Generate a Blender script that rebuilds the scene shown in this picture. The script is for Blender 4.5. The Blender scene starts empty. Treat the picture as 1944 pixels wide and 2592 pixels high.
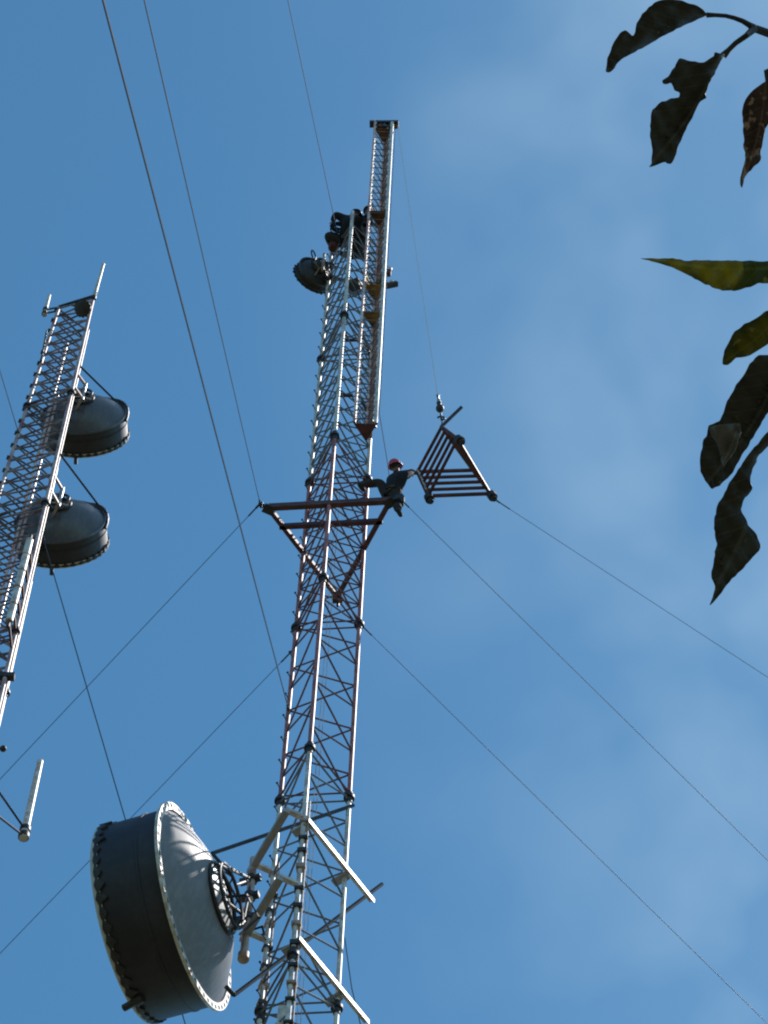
import bpy, bmesh, math, random
from mathutils import Vector, Matrix, Quaternion
random.seed(7)
scene = bpy.context.scene
COL = scene.collection
# ------------------------------------------------------------------ camera
F_PX, PITCH, ROLL = 8186.6, 1.09296, 0.04698
W0, H0 = 1944.0, 2592.0
CAM = Vector((0, 0, 1.6))
_c, _s = math.cos(ROLL), math.sin(ROLL)
FW = Vector((0, math.cos(PITCH), math.sin(PITCH)))
_up = Vector((0, -math.sin(PITCH), math.cos(PITCH)))
_rt = Vector((1, 0, 0))
RT = _rt * _c + _up * _s
UP = _up * _c - _rt * _s
cam_d = bpy.data.cameras.new('camera')
cam = bpy.data.objects.new('camera', cam_d)
COL.objects.link(cam)
cam_d.sensor_fit = 'VERTICAL'
cam_d.sensor_height = 24.0
cam_d.lens = 24.0 * F_PX / H0
cam_d.clip_start = 0.05
cam_d.clip_end = 6000
m = Matrix((RT, UP, -FW)).transposed().to_4x4()
m.translation = CAM
cam.matrix_world = m
scene.camera = cam
# ------------------------------------------------------------------ sky, sun, exposure
SUN_DIR = Vector((0.89, 0.42, 0)).normalized()
SUN_EL = math.radians(59)
sun_vec = Vector((SUN_DIR.x * math.cos(SUN_EL), SUN_DIR.y * math.cos(SUN_EL), math.sin(SUN_EL)))
world = bpy.data.worlds.new('World')
scene.world = world
world.use_nodes = True
nt = world.node_tree
bg = nt.nodes['Background']
sky = nt.nodes.new('ShaderNodeTexSky')
sky.sky_type = 'NISHITA'
sky.sun_disc = False
sky.sun_elevation = SUN_EL
sky.sun_rotation = math.atan2(SUN_DIR.x, SUN_DIR.y)
sky.altitude = 200
sky.air_density = 1.2
sky.dust_density = 0.2
sky.ozone_density = 6.0
# thin cirrus veil, thicker on the sunward side of the sky
geo = nt.nodes.new('ShaderNodeTexCoord')
mp = nt.nodes.new('ShaderNodeMapping')
mp.inputs['Scale'].default_value = (15, 15, 15)
mp.inputs['Rotation'].default_value = (0.3, 0.2, 0.7)
nz = nt.nodes.new('ShaderNodeTexNoise')
nz.inputs['Scale'].default_value = 1.0
nz.inputs['Detail'].default_value = 3
nz.inputs['Roughness'].default_value = 0.45
nz.inputs['Distortion'].default_value = 0.15
cr = nt.nodes.new('ShaderNodeValToRGB')
cr.color_ramp.elements[0].position = 0.40
cr.color_ramp.elements[0].color = (0, 0, 0, 1)
cr.color_ramp.elements[1].position = 0.74
cr.color_ramp.elements[1].color = (1, 1, 1, 1)
dot = nt.nodes.new('ShaderNodeVectorMath')
dot.operation = 'DOT_PRODUCT'
VEIL = (RT * 1.0 + UP * 0.10).normalized()
dot.inputs[1].default_value = VEIL
mr = nt.nodes.new('ShaderNodeMapRange')
mr.inputs['From Min'].default_value = -0.05
mr.inputs['From Max'].default_value = 0.13
mr.interpolation_type = 'SMOOTHSTEP'
add = nt.nodes.new('ShaderNodeMath'); add.operation = 'MULTIPLY_ADD'
add.inputs[1].default_value = 0.27
mul = nt.nodes.new('ShaderNodeMath'); mul.operation = 'MULTIPLY'
mul.inputs[1].default_value = 0.095
m2 = nt.nodes.new('ShaderNodeMath'); m2.operation = 'MULTIPLY'
mix = nt.nodes.new('ShaderNodeMix'); mix.data_type = 'RGBA'
CLOUD = (5.2, 7.0, 8.3, 1)
mix.inputs['B'].default_value = CLOUD
L = nt.links.new
L(geo.outputs['Generated'], mp.inputs['Vector'])
L(mp.outputs['Vector'], nz.inputs['Vector'])
L(nz.outputs['Fac'], cr.inputs['Fac'])
L(geo.outputs['Generated'], dot.inputs[0])
L(dot.outputs['Value'], mr.inputs['Value'])
L(cr.outputs['Color'], m2.inputs[0])
L(mr.outputs['Result'], m2.inputs[1])
L(mr.outputs['Result'], mul.inputs[0])
L(m2.outputs['Value'], add.inputs[0])
L(mul.outputs['Value'], add.inputs[2])
tint = nt.nodes.new('ShaderNodeMix'); tint.data_type = 'RGBA'; tint.blend_type = 'MULTIPLY'
tint.inputs['Factor'].default_value = 1.0
tint.inputs['B'].default_value = (0.645, 1.06, 1.045, 1)     # cool white balance of the phone camera
L(sky.outputs['Color'], tint.inputs['A'])
L(tint.outputs['Result'], mix.inputs['A'])
L(add.outputs['Value'], mix.inputs['Factor'])
L(mix.outputs['Result'], bg.inputs['Color'])
bg.inputs['Strength'].default_value = 0.12
sl = bpy.data.lights.new('sun', 'SUN')
sl.energy = 5.0
sl.angle = math.radians(0.5)
sl.color = (1.0, 0.95, 0.90)
so = bpy.data.objects.new('sun', sl)
COL.objects.link(so)
so.rotation_euler = (-sun_vec).to_track_quat('-Z', 'Y').to_euler()
so.location = (20, 5, 60)
scene.view_settings.view_transform = 'Standard'
scene.view_settings.look = 'None'
scene.view_settings.gamma = 1
scene.view_settings.exposure = 0.0
scene.cycles.filter_width = 2.1


# ------------------------------------------------------------------ pixel rays (photo pixels)
def ray(px, py):
    return (FW + RT * ((px - W0 / 2) / F_PX) + UP * (-(py - H0 / 2) / F_PX)).normalized()


def at_z(px, py, z):
    d = ray(px, py)
    return CAM + d * ((z - CAM.z) / d.z)


def at_y(px, py, y):
    d = ray(px, py)
    return CAM + d * ((y - CAM.y) / d.y)


def at_r(px, py, r):
    return CAM + ray(px, py) * r


def project(p):
    q = Vector(p) - CAM
    z = q.dot(FW)
    return (W0 / 2 + F_PX * q.dot(RT) / z, H0 / 2 - F_PX * q.dot(UP) / z)


# ------------------------------------------------------------------ materials
def mat(name, col, rough=0.6, metal=0.0, var=0.25, scale=6.0, col2=None, bump=0.0, spec=0.5, streak=False):
    M = bpy.data.materials.new(name)
    M.use_nodes = True
    t = M.node_tree
    b = t.nodes['Principled BSDF']
    tc = t.nodes.new('ShaderNodeTexCoord')
    n = t.nodes.new('ShaderNodeTexNoise')
    n.inputs['Scale'].default_value = scale
    n.inputs['Detail'].default_value = 5
    n.inputs['Roughness'].default_value = 0.65
    r = t.nodes.new('ShaderNodeValToRGB')
    c2 = col2 or tuple(c * (1 - var) for c in col)
    r.color_ramp.elements[0].position = 0.38
    r.color_ramp.elements[0].color = (*c2, 1)
    r.color_ramp.elements[1].position = 0.62
    r.color_ramp.elements[1].color = (*col, 1)
    t.links.new(tc.outputs['Object'], n.inputs['Vector'])
    t.links.new(n.outputs['Fac'], r.inputs['Fac'])
    colo = r.outputs['Color']
    if streak:      # rain streaks and grime running down the surface, plus blotches of dirt
        mpn = t.nodes.new('ShaderNodeMapping'); mpn.inputs['Scale'].default_value = (7, 7, 0.7)
        ns_ = t.nodes.new('ShaderNodeTexNoise'); ns_.inputs['Scale'].default_value = 1.6; ns_.inputs['Detail'].default_value = 8
        rs_ = t.nodes.new('ShaderNodeValToRGB')
        rs_.color_ramp.elements[0].position = 0.46; rs_.color_ramp.elements[0].color = (0.55, 0.52, 0.50, 1)
        rs_.color_ramp.elements[1].position = 0.60; rs_.color_ramp.elements[1].color = (1, 1, 1, 1)
        mxs = t.nodes.new('ShaderNodeMix'); mxs.data_type = 'RGBA'; mxs.blend_type = 'MULTIPLY'
        mxs.inputs['Factor'].default_value = 0.30
        t.links.new(tc.outputs['Object'], mpn.inputs['Vector'])
        t.links.new(mpn.outputs['Vector'], ns_.inputs['Vector'])
        t.links.new(ns_.outputs['Fac'], rs_.inputs['Fac'])
        t.links.new(colo, mxs.inputs['A']); t.links.new(rs_.outputs['Color'], mxs.inputs['B'])
        colo = mxs.outputs['Result']
    t.links.new(colo, b.inputs['Base Color'])
    b.inputs['Roughness'].default_value = rough
    b.inputs['Metallic'].default_value = metal
    b.inputs['Specular IOR Level'].default_value = spec
    if bump:
        bp = t.nodes.new('ShaderNodeBump')
        bp.inputs['Strength'].default_value = bump
        bp.inputs['Distance'].default_value = 0.02
        t.links.new(n.outputs['Fac'], bp.inputs['Height'])
        t.links.new(bp.outputs['Normal'], b.inputs['Normal'])
    return M


MT = {
    'white': mat('white_paint', (0.80, 0.78, 0.75), 0.45, 0, col2=(0.46, 0.38, 0.34), scale=5),
    'red': mat('faded_red_paint', (0.52, 0.20, 0.19), 0.5, 0, col2=(0.27, 0.085, 0.085), scale=5),
    'pink': mat('worn_red_white_paint', (0.80, 0.70, 0.69), 0.45, 0, col2=(0.58, 0.19, 0.16), scale=2.8),
    'chord_shade': mat('chord_shade_brown', (0.38, 0.17, 0.09), 0.6, 0, col2=(0.16, 0.06, 0.045), scale=2.0),  # brown that paints the shaded side of the gin pole chord
    'ochre': mat('ochre_plate', (0.38, 0.23, 0.05), 0.75, 0.1, col2=(0.14, 0.06, 0.02), scale=8),
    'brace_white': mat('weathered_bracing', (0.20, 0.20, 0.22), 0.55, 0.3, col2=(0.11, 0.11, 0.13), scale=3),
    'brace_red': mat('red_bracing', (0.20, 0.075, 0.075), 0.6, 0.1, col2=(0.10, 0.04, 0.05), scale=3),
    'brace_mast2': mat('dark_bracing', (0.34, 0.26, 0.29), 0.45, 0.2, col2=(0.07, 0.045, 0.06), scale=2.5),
    'galv': mat('galvanised_steel', (0.42, 0.42, 0.44), 0.45, 0.6, var=0.3, scale=4),
    'dark': mat('dark_steel', (0.06, 0.055, 0.06), 0.55, 0.3, var=0.4, scale=8),
    'redsteel': mat('rust_red_steel', (0.15, 0.055, 0.055), 0.6, 0.1, col2=(0.07, 0.030, 0.034), scale=6),
    'rust': mat('rusty_plate', (0.22, 0.09, 0.035), 0.8, 0.1, col2=(0.12, 0.045, 0.02), scale=8),
    'wire': mat('guy_strand', (0.085, 0.09, 0.105), 0.5, 0.5, var=0.2),
    'rope': mat('rope', (0.50, 0.46, 0.42), 0.9, 0, var=0.3, scale=40),
    'dish': mat('dish_grey', (0.25, 0.245, 0.262), 0.5, 0.0, col2=(0.205, 0.20, 0.215), scale=1.0, streak=True),
    'dish2': mat('dark_dish_grey', (0.125, 0.13, 0.155), 0.30, 0.0, col2=(0.09, 0.093, 0.115), scale=1.2, streak=True),
    'shroud': mat('shroud_grey', (0.040, 0.037, 0.052), 0.55, 0.0, col2=(0.024, 0.021, 0.032), scale=1.5, streak=True),
    'radome': mat('radome_fabric', (0.62, 0.60, 0.57), 0.8, 0, var=0.15, scale=2),
    'pipe': mat('painted_pipe', (0.62, 0.52, 0.46), 0.55, 0, col2=(0.30, 0.16, 0.11), scale=2.5),
    'beam': mat('grey_painted_beam', (0.42, 0.40, 0.40), 0.6, 0.1, var=0.2, scale=3),
    'jacket': mat('navy_jacket', (0.020, 0.021, 0.036), 0.9, 0, var=0.4, scale=14, bump=0.3),
    'jacket2': mat('black_jacket', (0.014, 0.011, 0.016), 0.9, 0, var=0.4, scale=14, bump=0.3),
    'trousers': mat('brown_trousers', (0.040, 0.028, 0.028), 0.9, 0, var=0.35, scale=14, bump=0.3),
    'skin': mat('skin', (0.20, 0.11, 0.08), 0.55, 0, var=0.12, scale=20),
    'boot': mat('boot_leather', (0.022, 0.020, 0.022), 0.6, 0, var=0.3),
    'helmet': mat('red_helmet', (0.62, 0.05, 0.10), 0.3, 0, var=0.1),
    'helmetd': mat('maroon_helmet', (0.12, 0.015, 0.02), 0.35, 0, var=0.1),
    'helmetk': mat('black_helmet', (0.02, 0.02, 0.025), 0.35, 0, var=0.1),
    'strap': mat('webbing', (0.10, 0.07, 0.05), 0.8, 0, var=0.2),
    'bark': mat('bark', (0.13, 0.10, 0.08), 0.9, 0, var=0.5, scale=12, bump=0.6),
    'twig': mat('twig_bark', (0.045, 0.035, 0.030), 0.8, 0, var=0.4, scale=60),
    'grass': mat('grass', (0.045, 0.065, 0.022), 0.95, 0, col2=(0.085, 0.07, 0.04), scale=0.7),
    'concrete': mat('concrete', (0.34, 0.33, 0.31), 0.9, 0, var=0.2, scale=5),
    'glass': mat('lamp_glass', (0.75, 0.74, 0.72), 0.25, 0, var=0.05),
    'hole': mat('slot_black', (0.012, 0.012, 0.014), 0.9, 0, var=0.1),
}


def leaf_mat(name, top, mid, trans, spots=0.0, spotcol=(0.3, 0.2, 0.12)):
    M = bpy.data.materials.new(name)
    M.use_nodes = True
    t = M.node_tree
    b = t.nodes['Principled BSDF']
    out = t.nodes['Material Output']
    tc = t.nodes.new('ShaderNodeTexCoord')
    n = t.nodes.new('ShaderNodeTexNoise')
    n.inputs['Scale'].default_value = 55
    n.inputs['Detail'].default_value = 6
    r = t.nodes.new('ShaderNodeValToRGB')
    r.color_ramp.elements[0].position = 0.35
    r.color_ramp.elements[0].color = (*mid, 1)
    r.color_ramp.elements[1].position = 0.65
    r.color_ramp.elements[1].color = (*top, 1)
    t.links.new(tc.outputs['Object'], n.inputs['Vector'])
    t.links.new(n.outputs['Fac'], r.inputs['Fac'])
    colout = r.outputs['Color']
    # midrib and side veins, laid out along the blade
    uvn = t.nodes.new('ShaderNodeUVMap')
    sep = t.nodes.new('ShaderNodeSeparateXYZ')
    t.links.new(uvn.outputs['UV'], sep.inputs[0])

    def mth(op, a_, b_=None, c_=None):
        nd = t.nodes.new('ShaderNodeMath'); nd.operation = op
        for i_, x_ in enumerate((a_, b_, c_)):
            if x_ is None:
                continue
            if isinstance(x_, (int, float)):
                nd.inputs[i_].default_value = x_
            else:
                t.links.new(x_, nd.inputs[i_])
        return nd.outputs[0]
    at_ = mth('ABSOLUTE', sep.outputs['Y'])
    rib = mth('LESS_THAN', at_, 0.011)
    fr_ = mth('FRACT', mth('MULTIPLY', mth('SUBTRACT', sep.outputs['X'], mth('MULTIPLY', at_, 0.85)), 10.0))
    vein = mth('MULTIPLY', mth('LESS_THAN', mth('ABSOLUTE', mth('SUBTRACT', fr_, 0.5)), 0.055), 0.55)
    vf = mth('MAXIMUM', rib, vein)
    mv = t.nodes.new('ShaderNodeMix'); mv.data_type = 'RGBA'
    mv.inputs['B'].default_value = tuple(min(1, c * 1.35 + 0.006) for c in top) + (1,)
    t.links.new(vf, mv.inputs['Factor']); t.links.new(colout, mv.inputs['A'])
    colout = mv.outputs['Result']
    if spots:
        n2 = t.nodes.new('ShaderNodeTexNoise')
        n2.inputs['Scale'].default_value = 130
        n2.inputs['Detail'].default_value = 2
        r2 = t.nodes.new('ShaderNodeValToRGB')
        r2.color_ramp.elements[0].position = 1 - spots
        r2.color_ramp.elements[1].position = min(1, 1 - spots + 0.06)
        mx = t.nodes.new('ShaderNodeMix'); mx.data_type = 'RGBA'
        mx.inputs['B'].default_value = (*spotcol, 1)
        t.links.new(tc.outputs['Object'], n2.inputs['Vector'])
        t.links.new(n2.outputs['Fac'], r2.inputs['Fac'])
        t.links.new(r2.outputs['Color'], mx.inputs['Factor'])
        t.links.new(colout, mx.inputs['A'])
        colout = mx.outputs['Result']
    t.links.new(colout, b.inputs['Base Color'])
    b.inputs['Roughness'].default_value = 0.6
    b.inputs['Specular IOR Level'].default_value = 0.25
    tr = t.nodes.new('ShaderNodeBsdfTranslucent')
    tr.inputs['Color'].default_value = (*trans, 1)
    a = t.nodes.new('ShaderNodeAddShader')
    t.links.new(b.outputs[0], a.inputs[0])
    t.links.new(tr.outputs[0], a.inputs[1])
    t.links.new(a.outputs[0], out.inputs['Surface'])
    return M


MT['leaf_dark'] = leaf_mat('dark_leaf', (0.060, 0.055, 0.050), (0.036, 0.034, 0.033), (0.006, 0.006, 0.002), 0.30, (0.16, 0.13, 0.09))
MT['leaf_green'] = leaf_mat('green_leaf', (0.060, 0.070, 0.020), (0.035, 0.040, 0.015), (0.145, 0.135, 0.010), 0.34, (0.22, 0.20, 0.10))
MT['leaf_olive'] = leaf_mat('olive_leaf', (0.060, 0.065, 0.022), (0.030, 0.036, 0.015), (0.085, 0.082, 0.008), 0.38, (0.20, 0.17, 0.09))
MT['leaf_brown'] = leaf_mat('withered_leaf', (0.13, 0.080, 0.082), (0.060, 0.038, 0.042), (0.010, 0.006, 0.004), 0.46, (0.42, 0.30, 0.27))
MT['leaf_pale'] = leaf_mat('leaf_underside', (0.15, 0.14, 0.14), (0.09, 0.086, 0.086), (0.01, 0.01, 0.005))


# ------------------------------------------------------------------ mesh builder
def frame_of(d):
    d = d.normalized()
    a = Vector((0, 0, 1)) if abs(d.z) < 0.9 else Vector((1, 0, 0))
    u = d.cross(a).normalized()
    return u, d.cross(u).normalized(), d


class MB:
    def __init__(s):
        s.v = []; s.f = []; s.mi = []; s.cur = 0

    def _add(s, vs, fs):
        o = len(s.v)
        s.v += [tuple(x) for x in vs]
        s.f += [tuple(i + o for i in f) for f in fs]
        s.mi += [s.cur] * len(fs)

    def tube(s, p, q, r, n=8, r2=None, cap=True):
        p, q = Vector(p), Vector(q)
        u, w, d = frame_of(q - p)
        r2 = r if r2 is None else r2
        vs = []
        for c, rr in ((p, r), (q, r2)):
            for k in range(n):
                a = 2 * math.pi * k / n
                vs.append(c + (u * math.cos(a) + w * math.sin(a)) * rr)
        fs = [(k, (k + 1) % n, n + (k + 1) % n, n + k) for k in range(n)]
        if cap:
            fs += [tuple(range(n - 1, -1, -1)), tuple(range(n, 2 * n))]
        s._add(vs, fs)

    def path(s, pts, radii, n=8):
        pts = [Vector(p) for p in pts]
        if not hasattr(radii, '__len__'):
            radii = [radii] * len(pts)
        vs, fs = [], []
        u = None
        for i, p in enumerate(pts):
            d = (pts[min(i + 1, len(pts) - 1)] - pts[max(i - 1, 0)]).normalized()
            if u is None:
                u, w, _ = frame_of(d)
            else:
                u = (u - d * u.dot(d)).normalized()
            w = d.cross(u)
            for k in range(n):
                a = 2 * math.pi * k / n
                vs.append(p + (u * math.cos(a) + w * math.sin(a)) * radii[i])
        for i in range(len(pts) - 1):
            for k in range(n):
                fs.append((i * n + k, i * n + (k + 1) % n, (i + 1) * n + (k + 1) % n, (i + 1) * n + k))
        fs += [tuple(range(n - 1, -1, -1)), tuple(range((len(pts) - 1) * n, len(pts) * n))]
        s._add(vs, fs)

    def bar(s, p, q, wd, ht, up=None):
        """rectangular bar from p to q; ht measured along up"""
        p, q = Vector(p), Vector(q)
        d = (q - p).normalized()
        up = Vector(up or (0, 0, 1))
        a = d.cross(up)
        if a.length < 1e-4:
            a = d.cross(Vector((1, 0, 0)))
        a.normalize()
        b = a.cross(d).normalized()
        vs = [c + a * (sx * wd / 2) + b * (sy * ht / 2) for c in (p, q) for sx, sy in ((-1, -1), (1, -1), (1, 1), (-1, 1))]
        s._add(vs, [(0, 1, 2, 3), (7, 6, 5, 4), (0, 4, 5, 1), (1, 5, 6, 2), (2, 6, 7, 3), (3, 7, 4, 0)])

    def angle(s, p, q, w, t=0.012, up=None):
        """L-section angle bar"""
        p, q = Vector(p), Vector(q)
        d = (q - p).normalized()
        up = Vector(up or (0, 0, 1))
        a = d.cross(up).normalized()
        b = a.cross(d).normalized()
        s.bar(p, q, w, t, b)
        s.bar(p + a * (w / 2 - t / 2) - b * (w / 2 + 0.0), q + a * (w / 2 - t / 2) - b * (w / 2 + 0.0), t, w - t, b)

    def lathe(s, prof, origin, axis, n=32, closed=False, xdir=None):
        u, w, d = frame_of(Vector(axis))
        if xdir is not None:
            u = (Vector(xdir) - d * d.dot(Vector(xdir))).normalized(); w = d.cross(u)
        o = Vector(origin)
        vs, fs = [], []
        m_ = len(prof)
        for (r, h) in prof:
            for k in range(n):
                a = 2 * math.pi * k / n
                vs.append(o + d * h + (u * math.cos(a) + w * math.sin(a)) * max(r, 1e-4))
        rng = range(m_ if closed else m_ - 1)
        for i in rng:
            j = (i + 1) % m_
            for k in range(n):
                fs.append((i * n + k, i * n + (k + 1) % n, j * n + (k + 1) % n, j * n + k))
        s._add(vs, fs)

    def ball(s, c, r, n=12, sx=(1, 1, 1)):
        c = Vector(c)
        vs, fs = [], []
        m_ = n // 2 + 1
        for i in range(m_ + 1):
            t = math.pi * i / m_
            for k in range(n):
                a = 2 * math.pi * k / n
                vs.append(c + Vector((math.sin(t) * math.cos(a) * sx[0], math.sin(t) * math.sin(a) * sx[1], math.cos(t) * sx[2])) * r)
        for i in range(m_):
            for k in range(n):
                fs.append((i * n + k, (i + 1) * n + k, (i + 1) * n + (k + 1) % n, i * n + (k + 1) % n))
        s._add(vs, fs)

    def torus(s, c, axis, R, r, n=32, k=8):
        prof = [(R + r * math.cos(2 * math.pi * i / k), r * math.sin(2 * math.pi * i / k)) for i in range(k)]
        s.lathe(prof, c, axis, n, closed=True)

    def mesh(s, name, mats, smooth=True):
        me = bpy.data.meshes.new(name)
        me.from_pydata(s.v, [], s.f)
        for mm in (mats if isinstance(mats, (list, tuple)) else [mats]):
            me.materials.append(mm)
        bm = bmesh.new(); bm.from_mesh(me)
        bmesh.ops.recalc_face_normals(bm, faces=bm.faces[:])
        bm.to_mesh(me); bm.free()
        if len(set(s.mi)) > 1 or s.cur:
            for p, i in zip(me.polygons, s.mi):
                p.material_index = i
        if smooth:
            me.set_sharp_from_angle(angle=math.radians(40))
            for p in me.polygons:
                p.use_smooth = True
        return me

    def build(s, name, mats, parent=None, smooth=True):
        return link(name, s.mesh(name, mats, smooth), parent)


def link(name, me, parent=None, loc=None):
    o = bpy.data.objects.new(name, me)
    COL.objects.link(o)
    if parent is not None:
        o.parent = parent
    if loc is not None:
        o.location = loc
    return o


def centre(o):
    """put a top-level mesh's origin in the middle of its vertices"""
    me = o.data
    c = sum((v.co for v in me.vertices), Vector()) / len(me.vertices)
    me.transform(Matrix.Translation(-c))
    o.location = c
    return o


def thing(name, label, cat, loc=(0, 0, 0), group=None):
    o = bpy.data.objects.new(name, None)
    COL.objects.link(o)
    o.location = loc
    o.empty_display_size = 0.3
    return tag(o, label, cat, group)


def tag(o, label, cat, group=None):
    o['label'] = label; o['category'] = cat
    if group:
        o['group'] = group
    return o


def structure(o):
    o['kind'] = 'structure'
    return o


def local(root, *pts):
    return [Vector(p) - Vector(root.location) for p in pts]


# ------------------------------------------------------------------ ground
g = MB()
g.lathe([(0.001, 0), (30, 0), (120, 0), (500, 0), (2500, 0)], (0, 0, 0), (0, 0, 1), 64)
gr = structure(g.build('ground', MT['grass'], smooth=False))


# ------------------------------------------------------------------ lattice masts
S = 6.1
Z0 = 0.14
PM = Vector((-1.08305, 29.13543, 0)); PL = Vector((-1.56224, 30.23568, 0)); PR = Vector((-0.36978, 30.10055, 0))
PC = (PM + PL + PR) / 3


def zk(k):
    return Z0 + S * k


def zigzag(mb, A, B, h, n, r, start, dA=Vector(), dB=Vector()):
    """Warren bracing between two legs over height h with n bays"""
    b = h / n
    for i in range(n):
        z = i * b
        fa = lambda z_: A + dA * (z_ / h) + Vector((0, 0, z_))
        fb = lambda z_: B + dB * (z_ / h) + Vector((0, 0, z_))
        if start == 0:
            p = [fa(z), fb(z + b / 2), fa(z + b)]
        else:
            p = [fb(z), fa(z + b / 2), fb(z + b)]
        mb.tube(p[0], p[1], r, 6); mb.tube(p[1], p[2], r, 6)


def section_meshes(legs, h, bays, colour, double, rl, rb, cache={}, lean=(Vector(), Vector(), Vector())):
    key = (tuple(tuple(l) for l in legs), h, bays, colour, double)
    if key in cache:
        return cache[key]
    A, B, C = legs
    br = MB()
    for (p, q, dp, dq) in ((A, B, lean[0], lean[1]), (B, C, lean[1], lean[2]), (C, A, lean[2], lean[0])):     # node sits on the first leg at whole bays
        zigzag(br, p, q, h, bays, rb, 1, dp, dq)
        if double:
            zigzag(br, p, q, h, bays, rb * 0.9, 0, dp, dq)
        for z in (0.16, h - 0.10):
            br.tube(p + dp * (z / h) + Vector((0, 0, z)), q + dq * (z / h) + Vector((0, 0, z)), rb, 6)
    mb = br.mesh('mast_section', MT['brace_' + colour])
    lm = []
    for l, dl in zip(legs, lean):
        t = MB(); t.tube(l, l + dl + Vector((0, 0, h)), rl, 10)
        lm.append(t.mesh('leg', MT[colour]))
    fm = []
    for l in legs:
        t = MB()
        t.tube(l + Vector((0, 0, -0.035)), l + Vector((0, 0, 0.035)), rl * 2.3, 12)
        t.tube(l + Vector((0, 0, -0.16)), l + Vector((0, 0, -0.037)), rl * 1.35, 10, r2=rl * 1.6)
        t.tube(l + Vector((0, 0, 0.037)), l + Vector((0, 0, 0.16)), rl * 1.6, 10, r2=rl * 1.35)
        for k in range(6):
            a = k * math.pi / 3
            c = l + Vector((math.cos(a), math.sin(a), 0)) * rl * 1.9
            t.tube(c + Vector((0, 0, -0.06)), c + Vector((0, 0, 0.06)), 0.012, 6)
        fm.append(t.mesh('joint_flange', MT['dark']))  # dark colour stands in for the shade under the flanges
    cache[key] = (mb, lm, fm)
    return cache[key]


mast = thing('lattice_mast', 'tall red and white three-legged lattice mast in the middle, with workers on it', 'radio mast',
             (PC.x, PC.y, Z0), 'guyed lattice masts')
legs1 = [PM - PC, PL - PC, PR - PC]
legs1 = [legs1[1], legs1[0], legs1[2]]      # L, M, R
step_dir = Vector((-0.45, -0.9, 0)).normalized()
sb = MB()
sb.tube((0, 0, 0), step_dir * 0.17, 0.010, 6)
sb.tube(step_dir * 0.155, step_dir * 0.175, 0.022, 8)
step_me = sb.mesh('step_bolt', MT['dark'])


def colour_of(k):
    return 'white' if (k in (10, 11, 6, 7, 2, 3)) else 'red'


for k in range(12):
    me, lm, fm = section_meshes(legs1, S, 4, colour_of(k), k in (9, 10, 11), 0.043, 0.0185)
    sec = link('mast_section', me, mast, (0, 0, S * k))
    for i in range(3):
        link('leg', lm[i], sec)
        if k:
            link('joint_flange', fm[i], sec)
    if k >= 5:
        for i in range(8):
            link('step_bolt', step_me, sec, legs1[0] + Vector((0, 0, 0.35 + i * S / 8)))
for l in legs1:
    t = MB(); t.lathe([(0.001, 0.22), (0.22, 0.22), (0.22, 0), (0.3, -0.001), (0.3, -0.14)], l, (0, 0, 1), 16)
    t.build('foot', MT['concrete'], mast)

# coax clamps and a coax run on the lower legs
rc_ = random.Random(11)
coax = MB()
for li, off in ((1, Vector((0.075, -0.02, 0))), (0, Vector((0.07, 0.05, 0)))):
    coax = MB()
    base = legs1[li] + off
    coax.tube(base + Vector((0, 0, 2.0)), base + Vector((0, 0, S * 7.72)), 0.016, 8)
    coax.build('coax_cable', MT['pipe'], mast)
    for i in range(22):
        z = S * 5.9 + i * 0.5 + rc_.uniform(-0.12, 0.12)
        t = MB()
        t.bar(legs1[li] + Vector((-0.06, 0, z)), base + Vector((0.02, 0, z)), 0.13, 0.05 + rc_.uniform(0, 0.06))
        t.build('coax_clamp', MT['dark'] if i % 3 else MT['pipe'], mast)

# torque arm: a big horizontal triangle with a leg at the middle of each side
ZT = zk(9.50)
TL = PM + PL - PR; TR = PM + PR - PL; TF = PL + PR - PM


def rel(p, z, off=0.0):
    return Vector((p.x - PC.x, p.y - PC.y, z - Z0))


arm = MB()
arm.bar(rel(TL, ZT), rel(TR, ZT), 0.10, 0.15)
arm_o = arm.build('torque_arm', MT['redsteel'], mast)
inn = lambda a, b, t: a + (b - a) * t
for (a, b) in ((inn(TL, TF, 0.045), TF), (inn(TR, TF, 0.045), TF), (inn(TL, TF, 0.21) + (TL - TR) * 0.03, inn(TR, TF, 0.21) - (TL - TR) * 0.03)):
    t = MB()
    t.bar(rel(a, ZT - 0.01), rel(b, ZT - 0.01), 0.085, 0.12)
    t.build('beam', MT['redsteel'], arm_o)
for a in (TL, TR, TF):
    t = MB()
    dv = (a - PC).normalized()
    t.bar(rel(a - dv * 0.12, ZT - 0.09), rel(a + dv * 0.10, ZT - 0.09), 0.20, 0.02)
    t.bar(rel(a + dv * 0.02, ZT), rel(a + dv * 0.20, ZT - 0.05), 0.03, 0.11)
    t.tube(rel(a + dv * 0.15, ZT - 0.12), rel(a + dv * 0.15, ZT + 0.06), 0.03, 8)
    t.build('guy_bracket', MT['dark'], arm_o)

# cable run inside the mast
t = MB()
cc = (PL * 0.45 + PR * 0.45 + PM * 0.1)
for i in range(2):
    c = cc + Vector((0.06 * i, 0, 0))
    t.tube(rel(c, 0.3), rel(c, zk(9.9)), 0.006, 6)
t.build('feed_cable', MT['pipe'], mast)
t = MB()
cc = PM + (PL - PM) * 0.22 + (PC - PM) * 0.1
t.bar(rel(cc, 0.3), rel(cc, zk(6.85)), 0.15, 0.05, (PC - PM))
for z in range(12, 84):
    pz = z * 0.5
    t.bar(rel(cc + Vector((-0.1, 0.02, 0)), pz), rel(cc + Vector((0.1, -0.02, 0)), pz), 0.03, 0.03)
t.build('cable_tray', MT['white'], mast)


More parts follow.
